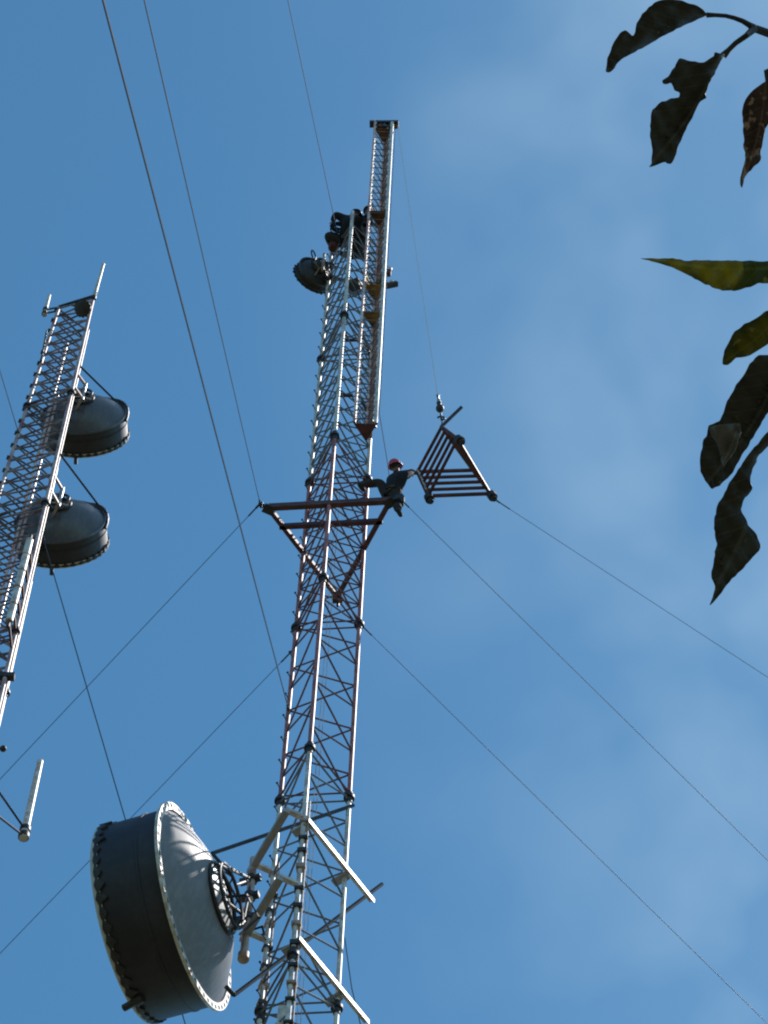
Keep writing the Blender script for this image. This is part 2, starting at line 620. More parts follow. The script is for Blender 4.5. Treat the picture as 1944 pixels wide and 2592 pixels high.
# ------------------------------------------------------------------ guys and ropes
def solve_dir(P, q, slope):
    """horizontal heading of a guy that leaves P and drops `slope` per metre, seen along pixel q"""
    p0 = project(P)
    want = Vector((q[0] - p0[0], q[1] - p0[1])).normalized()
    best = None
    for i in range(7200):
        a = 2 * math.pi * i / 7200
        d = Vector((math.cos(a), math.sin(a), -slope))
        p1 = project(P + d * 0.5)
        v = Vector((p1[0] - p0[0], p1[1] - p0[1])).normalized()
        e = (v - want).length
        if best is None or e < best[0]:
            best = (e, a)
    return best[1], best[0]


def guy(P, q, slope, label, r=0.010, name='guy_wire', group='guy wires of the masts', material='wire'):
    P = Vector(P)
    a, err = solve_dir(P, q, slope)
    hl = (P.z - 0.2) / slope
    end = Vector((P.x + math.cos(a) * hl, P.y + math.sin(a) * hl, 0.2))
    n = 24
    pts = []
    for i in range(n + 1):
        u = i / n
        p = P + (end - P) * u
        p.z -= 0.12 * 4 * u * (1 - u)
        pts.append(p)
    mb = MB()
    root = thing(name, label, 'guy wire', P, group)
    mb.path([p - P for p in pts], r, 6)
    mb.build('strand', MT[material], root)
    d = (pts[1] - pts[0]).normalized()
    f = MB()
    f.tube(d * 0.02, d * 0.40, r * 2.2, 8)
    f.tube(d * 0.05, d * 0.14, r * 3.2, 8)
    f.build('end_fitting', MT['dark'], root)
    an = MB()
    e = end - P
    an.lathe([(0.001, 0.35), (0.25, 0.35), (0.3, -0.2)], e, (0, 0, 1), 12)
    an.build('anchor', MT['concrete'], root)
    print('GUY', label, 'heading', round(math.degrees(a)), 'err', round(err, 3), 'end', [round(x, 1) for x in end])
    return root


def on_leg(p, px_y):
    """point on a vertical leg seen at image row px_y"""
    lo, hi = 2.0, 130.0
    for _ in range(60):
        mid = (lo + hi) / 2
        if project((p.x, p.y, mid))[1] > px_y:
            lo = mid
        else:
            hi = mid
    return Vector((p.x, p.y, lo))


def tip(p):
    return Vector((p.x, p.y, ZT)) + (p - PC).normalized() * 0.18


guy(on_leg(PL, 1795), (270, 0), 1.15, 'thickest guy wire, rising from the red part of the mast to the top left', 0.0115)
guy(tip(TL), (370, 0), 1.35, 'dark guy wire rising from the left torque arm tip to the top edge', 0.0085)
guy(PM + (PL - PM) * 0.63 + Vector((0, 0, zk(12) - 0.10)), (730, 0), 1.45, 'dark guy wire rising from the workers at the mast top', 0.0085)
guy(tip(TL), (0, 1970), 1.35, 'thin guy wire running from the left torque arm tip down to the left edge', 0.0075)
guy(on_leg(PL, 1642), (0, 2410), 1.15, 'thin guy wire passing behind the top of the big dish', 0.007)
guy(tip(TR), (1944, 2174), 1.35, 'thin guy wire descending right from under the red-helmeted worker', 0.0065)
guy(on_leg(PR, 1577), (1944, 2587), 1.15, 'lowest of the right-hand guy wires, leaving the bare right leg', 0.0065)

# ------------------------------------------------------------------ gin pole
gpc = PR + Vector((-0.105, -0.78, 0))
GZ0 = on_leg(gpc, 1085).z
GZ1 = on_leg(gpc, 318).z
gin = thing('gin_pole', 'slim ladder-like lifting pole with rusty plates clamped beside the mast top', 'gin pole', (gpc.x, gpc.y, GZ0))
gl = [Vector((-0.225, -0.13, 0)), Vector((0.215, -0.13, 0)), Vector((0.03, 0.25, 0))]
GH = GZ1 - GZ0
for i, l in enumerate(gl):
    t = MB(); t.tube(l, l + Vector((0, 0, GH - 0.1)), 0.044 if i == 1 else 0.030, 10)
    t.build('chord', MT['white' if i == 1 else 'pink'], gin)
t = MB()
nb = int(GH / 0.42)
for i in range(nb):
    z = 0.2 + i * 0.42
    for a in range(3):
        p, q = gl[a], gl[(a + 1) % 3]
        t.tube(p + Vector((0, 0, z)), q + Vector((0, 0, z)), 0.012, 6)
        if i % 2:
            p, q = q, p
        if a != 0:
            t.tube(p + Vector((0, 0, z)), q + Vector((0, 0, z + 0.42)), 0.007, 6)
t.build('rungs', MT['brace_white'], gin)
t = MB()
c = gl[2] + Vector((0.075, -0.01, 0))  # brown strip added beside the far chord, standing in for the chord's shade
t.bar(c + Vector((0, 0, 0.1)), c + Vector((0, 0, GH - 0.2)), 0.10, 0.05, (0, 1, 0))
t.build('chord_shade_strip', MT['chord_shade'], gin)
t = MB()
c = gl[0] + Vector((0.03, 0.03, 0))
n = int(GH / 0.30)
for i in range(n):
    t.tube(c + Vector((-0.03, -0.03, i * 0.30)), c + Vector((0.0, 0.0, i * 0.30 + 0.30)), 0.014, 6, r2=0.03)
t.build('wound_sling', MT['pipe'], gin)
for (pyy, hh) in ((1088, 0.25), (803, 0.3), (735, 0.8), (548, 0.5), (338, 0.6)):
    z = on_leg(gpc, pyy).z - GZ0
    t = MB()
    vs = [p * 1.04 + Vector((0, 0, z)) for p in gl]
    t._add(vs + [v + Vector((0, 0, 0.03)) for v in vs], [(0, 1, 2), (5, 4, 3), (0, 3, 4, 1), (1, 4, 5, 2), (2, 5, 3, 0)])
    for a in range(3):
        if a == 0:
            continue
        p, q = gl[a] * 1.12, gl[(a + 1) % 3] * 1.12
        t.bar(p + Vector((0, 0, z + 0.03 + hh / 2)), q + Vector((0, 0, z + 0.03 + hh / 2)), 0.015, hh)
    t.build('gusset_plate', MT['ochre' if pyy in (803, 735) else 'rust' if pyy < 1000 else 'redsteel'], gin)
t = MB()
t.bar((-0.36, -0.02, GH + 0.02), (0.38, -0.06, GH + 0.02), 0.16, 0.12)
t.tube((0.02, -0.12, GH - 0.45), (0.02, -0.04, GH + 0.0), 0.05, 10)
head = t.build('head_beam', MT['dark'], gin)
t = MB()
t.lathe([(0.06, -0.03), (0.13, -0.04), (0.11, 0), (0.13, 0.04), (0.06, 0.03)], (0.25, -0.05, GH - 0.12), (0, 1, 0), 20, closed=True)
t.build('sheave', MT['rust'], head)
t = MB()
t.lathe([(0.06, -0.03), (0.12, -0.04), (0.10, 0), (0.12, 0.04), (0.06, 0.03)], (-0.02, -0.05, GH - 0.2), (0, 1, 0), 20, closed=True)
t.build('sheave', MT['rust'], head)
for z in (on_leg(gpc, 1000).z - GZ0, on_leg(gpc, 860).z - GZ0):
    t = MB()
    t.bar((-0.1, 0.15, z), (0.215, 0.75, z), 0.05, 0.07)
    t.bar((-0.3, 0.02, z), (-0.62, 0.05, z), 0.05, 0.07)
    t.build('clamp_arm', MT['dark'], gin)

# ------------------------------------------------------------------ hoisted triangular frame
# three parallel corner tubes; upper ends and lower ends placed in space around the right tip of the torque arm
FY = 28.72
A1 = at_y(1085, 1258, FY + 0.45); C1 = at_y(1243, 1252, FY + 0.45)
zz = A1.z
B1 = at_z(1160, 1112, zz + 0.06)
up_v = at_y(1056, 1193, FY + 0.42) - A1
A0, B0, C0 = A1 + up_v, B1 + at_z(1122, 1079, (B1 + up_v).z) - B1, C1 + up_v
B0 = at_z(1117, 1080, B1.z + 0.72)
C0 = at_z(1196, 1189, C1.z + up_v.z)
frm = thing('hoisted_frame', 'short dark red triangular tower section with barred sides hanging beside the worker', 'tower section', tuple((A0 + B0 + C0) / 3))
O = Vector(frm.location)
for (a, b) in ((A1, A0), (B1, B0), (C1, C0)):
    t = MB()
    d = (b - a).normalized()
    t.tube(a - O, b - O, 0.038, 10)
    lg = t.build('leg', MT['redsteel'], frm)
    t = MB()
    t.tube(a - d * 0.12 - O, a + d * 0.02 - O, 0.095, 14)
    t.tube(a - d * 0.2 - O, a - d * 0.122 - O, 0.06, 10)
    t.build('end_flange', MT['dark'], lg)
fr = ((A1, A0, B1, B0), (A1, A0, C1, C0), (B1, B0, C1, C0))
for (a, a2, b, b2) in fr:
    for i in range(5):
        u = 0.04 + i * 0.235
        t = MB()
        p, q = a + (a2 - a) * u - O, b + (b2 - b) * u - O
        t.bar(p, q, 0.055, 0.065 if i in (0, 4) else 0.05)
        t.build('rung', MT['redsteel'], frm)
t = MB()
e = B0 - O
t.tube(e, at_y(1168, 1031, B0.y - 0.15) - O, 0.035, 10)
t.build('spreader_bar', MT['dark'], frm)
t = MB()
t.tube(A1 - O + (A0 - A1) * 0.2 + Vector((0, -0.05, 0)), A0 - O + Vector((0, -0.05, 0)), 0.022, 8)
t.build('conduit', MT['white'], frm)

# hook block above it and the ropes
HK = B0 + (at_y(1117, 1055, B0.y) - B0)
HT = at_y(1108, 1000, B0.y - 0.05)
hook = thing('hook_block', 'small dark hook and swivel block holding up the triangular tower section', 'hook', tuple(HK))
d = HT - HK
t = MB()
t.tube(d * 0.0, d * 0.18, 0.02, 8)
t.ball(d * 0.38, 0.085, 12, (1, 1, 1.3))
t.tube(d * 0.45, d * 0.62, 0.045, 10)
t.build('ball_weight', MT['dark'], hook)
t = MB()
t.tube(d * 0.62, d * 0.80, 0.055, 10, r2=0.03)
t.tube(d * 0.80, d * 1.0, 0.025, 8)
t.ball(d * 0.97, 0.04, 10)
t.build('swivel', MT['galv'], hook)
t = MB()
hp = [HK - HK + Vector((0.07 * math.sin(a), 0, -0.13 - 0.07 * math.cos(a) + 0.07)) for a in [i * 0.5 for i in range(10)]]
t.path([Vector((0, 0, 0.02))] + hp, 0.02, 8)
t.path([Vector((0, 0, -0.1)), (B0 - HK) * 0.5 + Vector((0.02, 0, 0)), B0 - HK], 0.014, 6)
t.build('hook', MT['dark'], hook)


def rope(pts, r, label, cat='rope', material='rope', name='rope', group=None):
    mb = MB(); mb.path(pts, r, 6)
    o = centre(mb.build(name, MT[material]))
    return tag(o, label, cat, group)


GT = Vector((gpc.x + 0.36, gpc.y - 0.05, GZ1 - 0.12))
rope([GT, GT + (HT - GT) * 0.5 + Vector((0, 0, -0.1)), HT], 0.0055, 'pale load rope slanting from the gin pole head to the hook block', name='load_rope')
gb = Vector((gpc.x + 0.28, gpc.y - 0.13, GZ0 + 0.5))
rope([GT + Vector((-0.06, 0, 0)), gb, at_y(978, 1154, gb.y + 0.1), at_y(990, 1236, 29.2)], 0.008,
     'dark hauling rope running down the right side of the gin pole towards the worker', material='wire', name='hauling_rope')
guy(C1 - (C0 - C1).normalized() * 0.2, (1944, 1713), 0.75, 'topmost right-hand line, tied to the right corner of the hanging frame', 0.0055, name='tag_line', group=None)
rope([on_leg(PR, 2380) + Vector((0.06, -0.05, 0)), at_y(890, 2500, 30.3), at_y(912, 2592, 30.6), at_y(940, 2720, 30.9), Vector((1.2, 32.0, 0.05))],
     0.009, 'thin dark rope hanging beside the right mast leg at the bottom edge', material='wire', name='hanging_rope')

# ------------------------------------------------------------------ big dish on the main mast
def make_dish(name, label, centre_p, axis, Rd, drum, refl, rimteeth, group, shroud='shroud', dishm='dish', slots=True, mountring=None, backplate=True, flange_w=None):
    """axis = looking direction; origin at the centre of the reflector rim"""
    axis = Vector(axis).normalized()
    root = thing(name, label, 'dish antenna', tuple(centre_p), group)
    n = 72
    fwid = flange_w or Rd * 0.075
    # reflector (seen from behind)
    t = MB()
    prof = []
    for i in range(13):
        r = Rd * (1 - i / 12)
        prof.append((r, -refl * (1 - (r / Rd) ** 2)))
    t.lathe(prof, (0, 0, 0), axis, n)
    prof2 = [(r, h + 0.02) for r, h in prof]
    t.lathe(prof2, (0, 0, 0), axis, n)
    rf = t.build('reflector', MT[dishm], root)
    # drum
    t = MB()
    Ro = Rd * 1.005
    t.lathe([(Ro, 0.015), (Ro + 0.012, drum * 0.04), (Ro + 0.012, drum * 0.30), (Ro + 0.028, drum * 0.31), (Ro + 0.028, drum * 0.34), (Ro + 0.012, drum * 0.35),
             (Ro + 0.012, drum), (Ro - 0.02, drum), (Ro - 0.02, 0.015)], (0, 0, 0), axis, n, closed=True)
    t.build('shroud', MT[shroud], root)
    # radome stretched over the mouth
    t = MB()
    t.lathe([(Ro + 0.03, drum - 0.10), (Ro + 0.034, drum + 0.005), (Ro, drum + 0.03), (Rd * 0.5, drum + 0.05), (0.001, drum + 0.055)], (0, 0, 0), axis, n)
    rd = t.build('radome', MT['radome'], root)
    # laced edge of the radome: one wavy band
    t = MB()
    u, w, d_ = frame_of(axis)
    rr_ = random.Random(rimteeth)
    nn_ = rimteeth * 4
    vs, fs = [], []
    wob = [rr_.uniform(0.6, 1.2) for _ in range(rimteeth + 1)]
    for k in range(nn_):
        a = 2 * math.pi * k / nn_
        e = u * math.cos(a) + w * math.sin(a)
        wv = (0.5 + 0.5 * math.cos(2 * math.pi * k / 4)) * wob[k // 4]
        h0 = drum - 0.07 * drum - 0.115 * drum * wv
        h1 = drum - 0.045 * drum + 0.03 * drum * wv
        ro_ = Ro + 0.044 + (0.035 * wv if Rd < 0.6 else 0.012 * wv)
        for r_, h_ in ((Ro + 0.014, h0), (ro_, h0), (ro_, h1), (Ro + 0.014, h1)):
            vs.append(e * r_ + axis * h_)
    for k in range(nn_):
        j = (k + 1) % nn_
        for q in range(4):
            fs.append((k * 4 + q, k * 4 + (q + 1) % 4, j * 4 + (q + 1) % 4, j * 4 + q))
    t._add(vs, fs)
    t.build('radome_lacing', MT['dark'], rd)
    # rim flange with slots
    t = MB()
    t.lathe([(Rd - 0.01, -0.045), (Rd + fwid, -0.045), (Rd + fwid, 0.010), (Rd - 0.01, 0.010)], (0, 0, 0), axis, n, closed=True)
    if slots:
        t.cur = 1
        ns = 52
        for k in range(ns):
            a = 2 * math.pi * (k + 0.5) / ns
            e = u * math.cos(a) + w * math.sin(a)
            c0, c1 = e * (Rd + fwid * 0.30), e * (Rd + fwid * 0.80)
            t.bar(c0 - axis * 0.040, c1 - axis * 0.040, 0.075, 0.016, axis)
    t.build('rim_flange', [MT['white' if slots else dishm], MT['hole']], root)
    # back ring
    if backplate:
        rr = mountring or Rd * 0.36
        hb = -refl * (1 - (rr / Rd) ** 2)
        t = MB()
        t.torus(axis * (hb - 0.03), axis, rr, 0.035, 48, 8)
        t.torus(axis * (hb - 0.17), axis, rr * 0.92, 0.03, 48, 8)
        br = t.build('back_ring', MT['dark'], root)
        t = MB()
        for k in range(10):
            a = 2 * math.pi * k / 10
            b = 2 * math.pi * (k + 0.5) / 10
            p = (u * math.cos(a) + w * math.sin(a)) * rr + axis * (hb - 0.03)
            q = (u * math.cos(b) + w * math.sin(b)) * rr * 0.92 + axis * (hb - 0.17)
            t.tube(p, q, 0.015, 6)
            b2 = 2 * math.pi * (k - 0.5) / 10
            q = (u * math.cos(b2) + w * math.sin(b2)) * rr * 0.92 + axis * (hb - 0.17)
            t.tube(p, q, 0.015, 6)
        t.build('ring_lacing', MT['galv'], br)
    return root, (u, w, axis)


RB = 1.60
dc = at_y(487, 2294, 29.55)
dax = (RT * -0.945 + UP * -0.273 + FW * 0.148).normalized()
dish, (du, dw, da) = make_dish('microwave_dish', 'huge grey drum dish with white slotted rim at lower left, pointing left',
                               dc, dax, RB, 1.10, 0.56, 44, 'microwave dishes on the masts', mountring=0.58)
O = Vector(dish.location)
# vertical mast pipe behind it
pipe_xy = None
pp = at_z(640, 2195, on_leg(PL, 2215).z)
pipe_top = at_y(635, 2174, pp.y); pipe_bot = Vector((pp.x, pp.y, at_y(614, 2419, pp.y).z))
pipe_top = Vector((pp.x, pp.y, pipe_top.z))
t = MB()
t.tube(pipe_bot - O, pipe_top - O, 0.065, 14)
t.tube(pipe_bot - O - Vector((0, 0, 0.1)), pipe_bot - O + Vector((0, 0, 0.05)), 0.095, 14)
pipe_o = t.build('mount_pipe', MT['pipe'], dish)
for i in range(9):
    pass
for u_ in (0.22, 0.40, 0.62):
    t = MB()
    c = pipe_top + (pipe_bot - pipe_top) * u_ - O
    t.tube(c - Vector((0, 0, 0.06)), c + Vector((0, 0, 0.06)), 0.10, 12)
    t.bar(c + da * -0.16, c + da * 0.2, 0.1, 0.1)
    t.build('pipe_clamp', MT['dark'], pipe_o)
# struts from ring to the pipe
hb = -0.56 * (1 - (0.62 / RB) ** 2)
zc = Vector((0, 0, 1)) - da * da.z
zc.normalize()
side = da.cross(zc).normalized()
for (cs, sn, uu) in ((0.95, 0.3, 0.22), (0.95, -0.3, 0.22), (0.1, 0.98, 0.22), (0.1, -0.98, 0.22), (-0.85, 0.5, 0.62), (-0.85, -0.5, 0.62), (0.1, 0.98, 0.62), (0.1, -0.98, 0.62)):
    p = (zc * cs + side * sn) * 0.6 + da * (hb - 0.17)
    q = pipe_top + (pipe_bot - pipe_top) * uu - O
    t = MB(); t.tube(p, q, 0.024, 8)
    t.build('strut', MT['dark'], dish)
wg = MB()
h0_ = da * (hb - 0.2)
h1_ = on_leg(PL, 2330) - O
wg.path([h0_ + da * 0.1, h0_ - da * 0.25 + Vector((0, 0, -0.1)), h0_ - da * 0.5 + Vector((0, 0.1, -0.7)), h1_ + Vector((-0.45, 0.05, -0.35)), h1_ + Vector((-0.1, 0.02, -0.15)), h1_ + Vector((0.06, 0.05, -0.9))], 0.024, 8)
wg.build('waveguide', MT['dark'], dish)
# feed boom sticking out of the drum front
t = MB()
p = at_y(352, 2530, 29.9 + 0.35) - O
t.tube(p, p + Vector((-0.24, 0.18, 0.0)), 0.06, 12)
t.tube(p + Vector((0.05, -0.05, 0)), p + Vector((-0.05, 0.03, 0)), 0.09, 12)
t.build('lifting_lug', MT['dark'], dish)
# carriers (horizontal beams) between the mast leg and the pipe, outside the L-M face
ulm = (PL - PM).normalized()
nlm = Vector((-ulm.y, ulm.x, 0))
if nlm.dot(PC - PM) > 0:
    nlm = -nlm


def rod(name, p, q, w, h, m_, parent):
    b = MB(); b.bar(Vector(p) - O, Vector(q) - O, w, h)
    return b.build(name, MT[m_], parent)


for (rowM, a0, a1) in ((2078, -0.06, None), (2248, -0.04, None)):
    z = on_leg(PM, rowM).z
    start = Vector((PM.x, PM.y, z)) + nlm * 0.34 + ulm * a0
    end = Vector((pp.x, pp.y, z)) + (start - Vector((pp.x, pp.y, z))).normalized() * -0.12
    cb = rod('carrier_beam', start, end, 0.115, 0.10, 'beam', dish)
    dirb = (end - start).normalized()
    for s_, leg in ((0.10, PM), (1.18, PL)):
        lp = Vector((leg.x, leg.y, z))
        q = start + dirb * ((lp - start).dot(dirb))
        bb = MB(); bb.bar(q - O + Vector((0, 0, 0.09)), lp - O + (lp - q).normalized() * 0.08 + Vector((0, 0, 0.09)), 0.09, 0.07)
        bb.build('bracket', MT['white'], cb)
# long white beams along the M-R face
umr = (PR - PM).normalized()
nmr = Vector((umr.y, -umr.x, 0))
if nmr.dot(PC - PM) > 0:
    nmr = -nmr
ends = []
for row, ln in ((2084, 1.92), (2383, 1.92)):
    z = on_leg(PM, row).z
    s0 = Vector((PM.x, PM.y, z)) + nmr * 0.085 - umr * 0.03
    bb = MB()
    bb.angle(s0 - O, s0 - O + umr * ln, 0.10, 0.014)
    ob = bb.build('outrigger_beam', MT['white'], dish)
    for dd in (0.06, 1.22):
        bb = MB()
        c = s0 + umr * dd
        bb.bar(c - O + Vector((0, 0, -0.1)) - nmr * 0.02, c - O - nmr * 0.30 + Vector((0, 0, -0.1)), 0.14, 0.05)
        bb.build('bracket', MT['beam'], ob)
    ends.append(s0 + umr * ln)
# stiff arms
rim_top = dc + (zc * 0.98 + side * 0.0) * 0.62 + da * (hb - 0.15)
t = MB(); t.tube(at_y(537, 2160, rim_top.y) - O, on_leg(PR, 2038) - O + Vector((0.08, 0, 0)), 0.034, 10)
t.tube(at_y(537, 2160, rim_top.y) - O, rim_top - O, 0.03, 8)
t.build('stiff_arm', MT['dark'], dish)
rb_ = dc - zc * (RB + 0.05)
e0 = ends[0] + Vector((0, 0, -0.05))
far = at_y(967, 2238, e0.y + 0.18)
near = at_y(592, 2519, rb_.y + 0.25)
t = MB(); t.tube(near - O, far - O, 0.034, 10)
t.tube(near - O, at_y(572, 2497, rb_.y + 0.1) - O, 0.04, 8)
t.build('stiff_arm', MT['dark'], dish)

# ------------------------------------------------------------------ small dish and lamps at the mast top
zs = on_leg(PL, 700).z
sc_ = at_y(800, 690, PL.y - 0.10)
sax = Vector((-0.78, 0.45, -0.45)).normalized()
sd, (su, sw, sa) = make_dish('microwave_dish', 'small dark dish with toothed rim on the left of the mast top, under the workers', sc_, (-0.48, 0.85, 0.16), 0.44, 0.22, 0.16, 22,
                             'microwave dishes on the masts', shroud='dark', dishm='dark', slots=False, mountring=0.16)
O = Vector(sd.location)
for ch in sd.children:
    if ch.name.startswith('radome'):
        ch.data.materials[0] = MT['shroud']
t = MB()
rr3 = random.Random(9)
for i in range(10):
    e_ = su * rr3.uniform(-0.25, 0.3) + sw * rr3.uniform(-0.3, 0.3) - sa * rr3.uniform(0.16, 0.30)
    t.torus(e_, sa + Vector((rr3.uniform(-.6, .6), rr3.uniform(-.4, .4), rr3.uniform(-.6, .6))), rr3.uniform(0.06, 0.12), 0.018, 20, 6)
t.build('coiled_cable', MT['dark'], sd)
for (a_, b_) in ((0.30, 0.10), (-0.05, 0.32), (0.18, -0.26)):
    t = MB(); t.tube(su * a_ + sw * b_ - sa * 0.10, -sa * 0.36, 0.016, 6)
    t.build('strut', MT['pipe'], sd)
t = MB()
lp = Vector((PL.x, PL.y, sc_.z))
back = -sa * 0.34
t.tube(back + Vector((0, 0, -0.45)), back + Vector((0, 0, 0.5)), 0.035, 10)
t.tube(back, -sa * 0.1, 0.05, 8)
t.build('mount_pipe', MT['pipe'], sd)
for dz in (-0.25, 0.3):
    t = MB(); t.bar(back + Vector((0, 0, dz)), lp - O + Vector((0, 0, dz)), 0.05, 0.05)
    t.build('bracket', MT['dark'], sd)
t = MB()
t.bar(at_y(893, 712, 29.7) - O, at_y(893, 728, 29.7) - O + Vector((0.1, 0.2, 0.2)), 0.3, 0.35)
t.bar(at_y(893, 712, 29.7) - O, lp - O, 0.05, 0.05)
t.build('radio_box', MT['dark'], sd)
lm_p = on_leg(PR, 715)
lamp = thing('obstruction_light', 'pair of small lamp heads on a dark bracket right of the mast top', 'warning lamp', tuple(lm_p))
O = Vector(lamp.location)
t = MB()
p1 = at_y(987, 686, 30.05) - O; p2 = at_y(991, 720, 30.05) - O
t.bar((0, 0, 0), p2, 0.05, 0.06)
t.bar(p2 + Vector((-0.12, 0, -0.1)), p2 + Vector((0.13, 0, 0.06)), 0.12, 0.10)
t.build('bracket', MT['dark'], lamp)
t = MB()
t.bar((0, 0, 0.35), p1, 0.05, 0.06)
t.bar(p1 + Vector((-0.03, 0, -0.22)), p1 + Vector((-0.02, 0, 0.0)), 0.11, 0.11)
t.build('bracket', MT['dark'], lamp)
for p in (p1, p2):
    t = MB(); t.tube(p + Vector((0, 0, 0.03)), p + Vector((0, 0, 0.14)), 0.05, 12); t.ball(p + Vector((0, 0, 0.16)), 0.055, 12)
    t.build('lamp_head', MT['glass'], lamp)

# ------------------------------------------------------------------ second mast (left) with two dishes
RNG = 89.0
r2t = at_r(237, 751, RNG)
l2t = at_z(149, 778, r2t.z)
m2t = at_z(176, 862, r2t.z)
sd2 = (r2t - l2t).length
# make it equilateral around the visible left and right legs, third leg behind
mid2 = (r2t + l2t) / 2
nn = Vector((-(r2t - l2t).y, (r2t - l2t).x, 0)).normalized()
m2 = mid2 + nn * sd2 * 0.866
Q = [Vector((l2t.x, l2t.y, 0)), Vector((m2.x, m2.y, 0)), Vector((r2t.x, r2t.y, 0))]
QC = (Q[0] + Q[1] + Q[2]) / 3
N2 = 13
S2 = (r2t.z - 0.14) / N2
print('MAST2 side', sd2, 'height', r2t.z, 'S2', S2, QC)
mast2 = thing('lattice_mast', 'leaning-looking dark lattice mast with two grey drum dishes at the left edge', 'radio mast', (QC.x, QC.y, 0.14), 'guyed lattice masts')
TAPER = 0.030
ZT2 = r2t.z


def q2(i, z):
    """leg i of the tapering second mast at height z"""
    p = Q[i] + (Q[i] - QC) * (TAPER * (ZT2 - z))
    return Vector((p.x, p.y, z))


def on_leg2(i, row):
    lo, hi = 2.0, 130.0
    for _ in range(60):
        md = (lo + hi) / 2
        if project(q2(i, md))[1] > row:
            lo = md
        else:
            hi = md
    return q2(i, lo)


legs2 = [q2(i, 0.14) - Vector((QC.x, QC.y, 0.14)) for i in range(3)]
MT['mast2'] = mat('weathered_mast_paint', (0.66, 0.52, 0.53), 0.5, 0.0, col2=(0.26, 0.09, 0.10), scale=1.6)
sb2 = MB()
sb2.tube((0, 0, 0), Vector((-0.9, -0.3, 0)) * 0.07, 0.03, 6); sb2.tube(Vector((-0.9, -0.3, 0)) * 0.02, Vector((-0.9, -0.3, 0)) * 0.10, 0.062, 8)
step2 = sb2.mesh('step_bolt', MT['dark'])
for k in range(N2):
    lg_ = [q2(i, 0.14 + S2 * k) - Vector((QC.x, QC.y, 0.14 + S2 * k)) for i in range(3)]
    ln_ = [q2(i, 0.14 + S2 * (k + 1)) - q2(i, 0.14 + S2 * k) - Vector((0, 0, S2)) for i in range(3)]
    me, lm, fm = section_meshes(lg_, S2, 10, 'mast2', False, 0.048, 0.026, lean=ln_)
    sec = link('mast_section', me, mast2, (0, 0, S2 * k))
    for i in range(3):
        link('leg', lm[i], sec)
        if k:
            link('joint_flange', fm[i], sec)
    if k >= 6:
        for i in range(9):
            link('step_bolt', step2, sec, lg_[0] + ln_[0] * ((0.5 + i * S2 / 9) / S2) + Vector((0, 0, 0.5 + i * S2 / 9)))
for l in legs2:
    t = MB(); t.lathe([(0.001, 0.22), (0.22, 0.22), (0.22, 0), (0.3, -0.001), (0.3, -0.14)], l, (0, 0, 1), 16)
    t.build('foot', MT['concrete'], mast2)


def loc2(p):
    return Vector(p) - Vector((QC.x, QC.y, 0.14))


# cables and ladder inside
t = MB()
for off in (0.10, 0.17):
    dv_ = (Q[1] - Q[2]).normalized() * off + Vector((0.07, -0.03, 0))
    t.tube(loc2(q2(2, 1) + dv_), loc2(on_leg2(2, 985) + dv_), 0.028, 8)
t.build('feed_cable', MT['pipe'], mast2)
t = MB()
c = QC + (Q[0] - QC) * 0.2
t.tube(loc2((c.x, c.y, 1)), loc2((c.x, c.y, on_leg(c, 870).z)), 0.036, 8)
c = c + Vector((0.1, 0.04, 0))
t.tube(loc2((c.x, c.y, 1)), loc2((c.x, c.y, on_leg(c, 1000).z)), 0.034, 8)
t.build('feed_cable', MT['pink'], mast2)
wz0, wz1 = at_y(23, 1575, Q[2].y - 0.95), at_y(75, 1366, Q[2].y - 0.95)
tray = None
for i in range(5):
    a = i / 5 + 0.012; b = (i + 1) / 5 - 0.012
    x_, y_ = (wz0.x + wz1.x) / 2, wz0.y
    t = MB()
    za, zb = wz0.z + (wz1.z - wz0.z) * a, wz0.z + (wz1.z - wz0.z) * b
    t.tube(loc2((x_, y_, za)), loc2((x_, y_, zb)), 0.085, 14)
    t.build('cable_cover', MT['white'], mast2)
t = MB()
t.tube(loc2((x_, y_, wz0.z - 0.2)), loc2((x_, y_, wz1.z + 0.2)), 0.04, 10)
for i in range(6):
    z = wz0.z + (wz1.z - wz0.z) * i / 5
    t.bar(loc2((x_, y_, z)), loc2(q2(2, z)), 0.05, 0.06)
t.build('cover_bracket', MT['redsteel'], mast2)
t = MB()
p = on_leg2(2, 1893); q = at_z(8, 1895, p.z)
t.tube(loc2(p), loc2(q), 0.03, 8); t.ball(loc2(q), 0.075, 10)
t.build('side_arm', MT['dark'], mast2)
p = on_leg2(2, 1712)
t = MB(); t.bar(loc2(p) + Vector((-0.3, 0, 0)), loc2(p) + Vector((0.2, 0, 0)), 0.14, 0.16)
t.build('guy_bracket', MT['dark'], mast2)
t = MB()
c = (Q[0] + Q[2]) / 2
t.bar(loc2(at_z(175, 770, r2t.z)), loc2(at_z(215, 778, r2t.z)), 0.06, 0.06)
t.bar(loc2(Q[0] + Vector((0, 0, r2t.z + 0.02))), loc2(Q[2] + Vector((0, 0, r2t.z + 0.02))), 0.08, 0.08)
t.build('top_beam', MT['dark'], mast2)

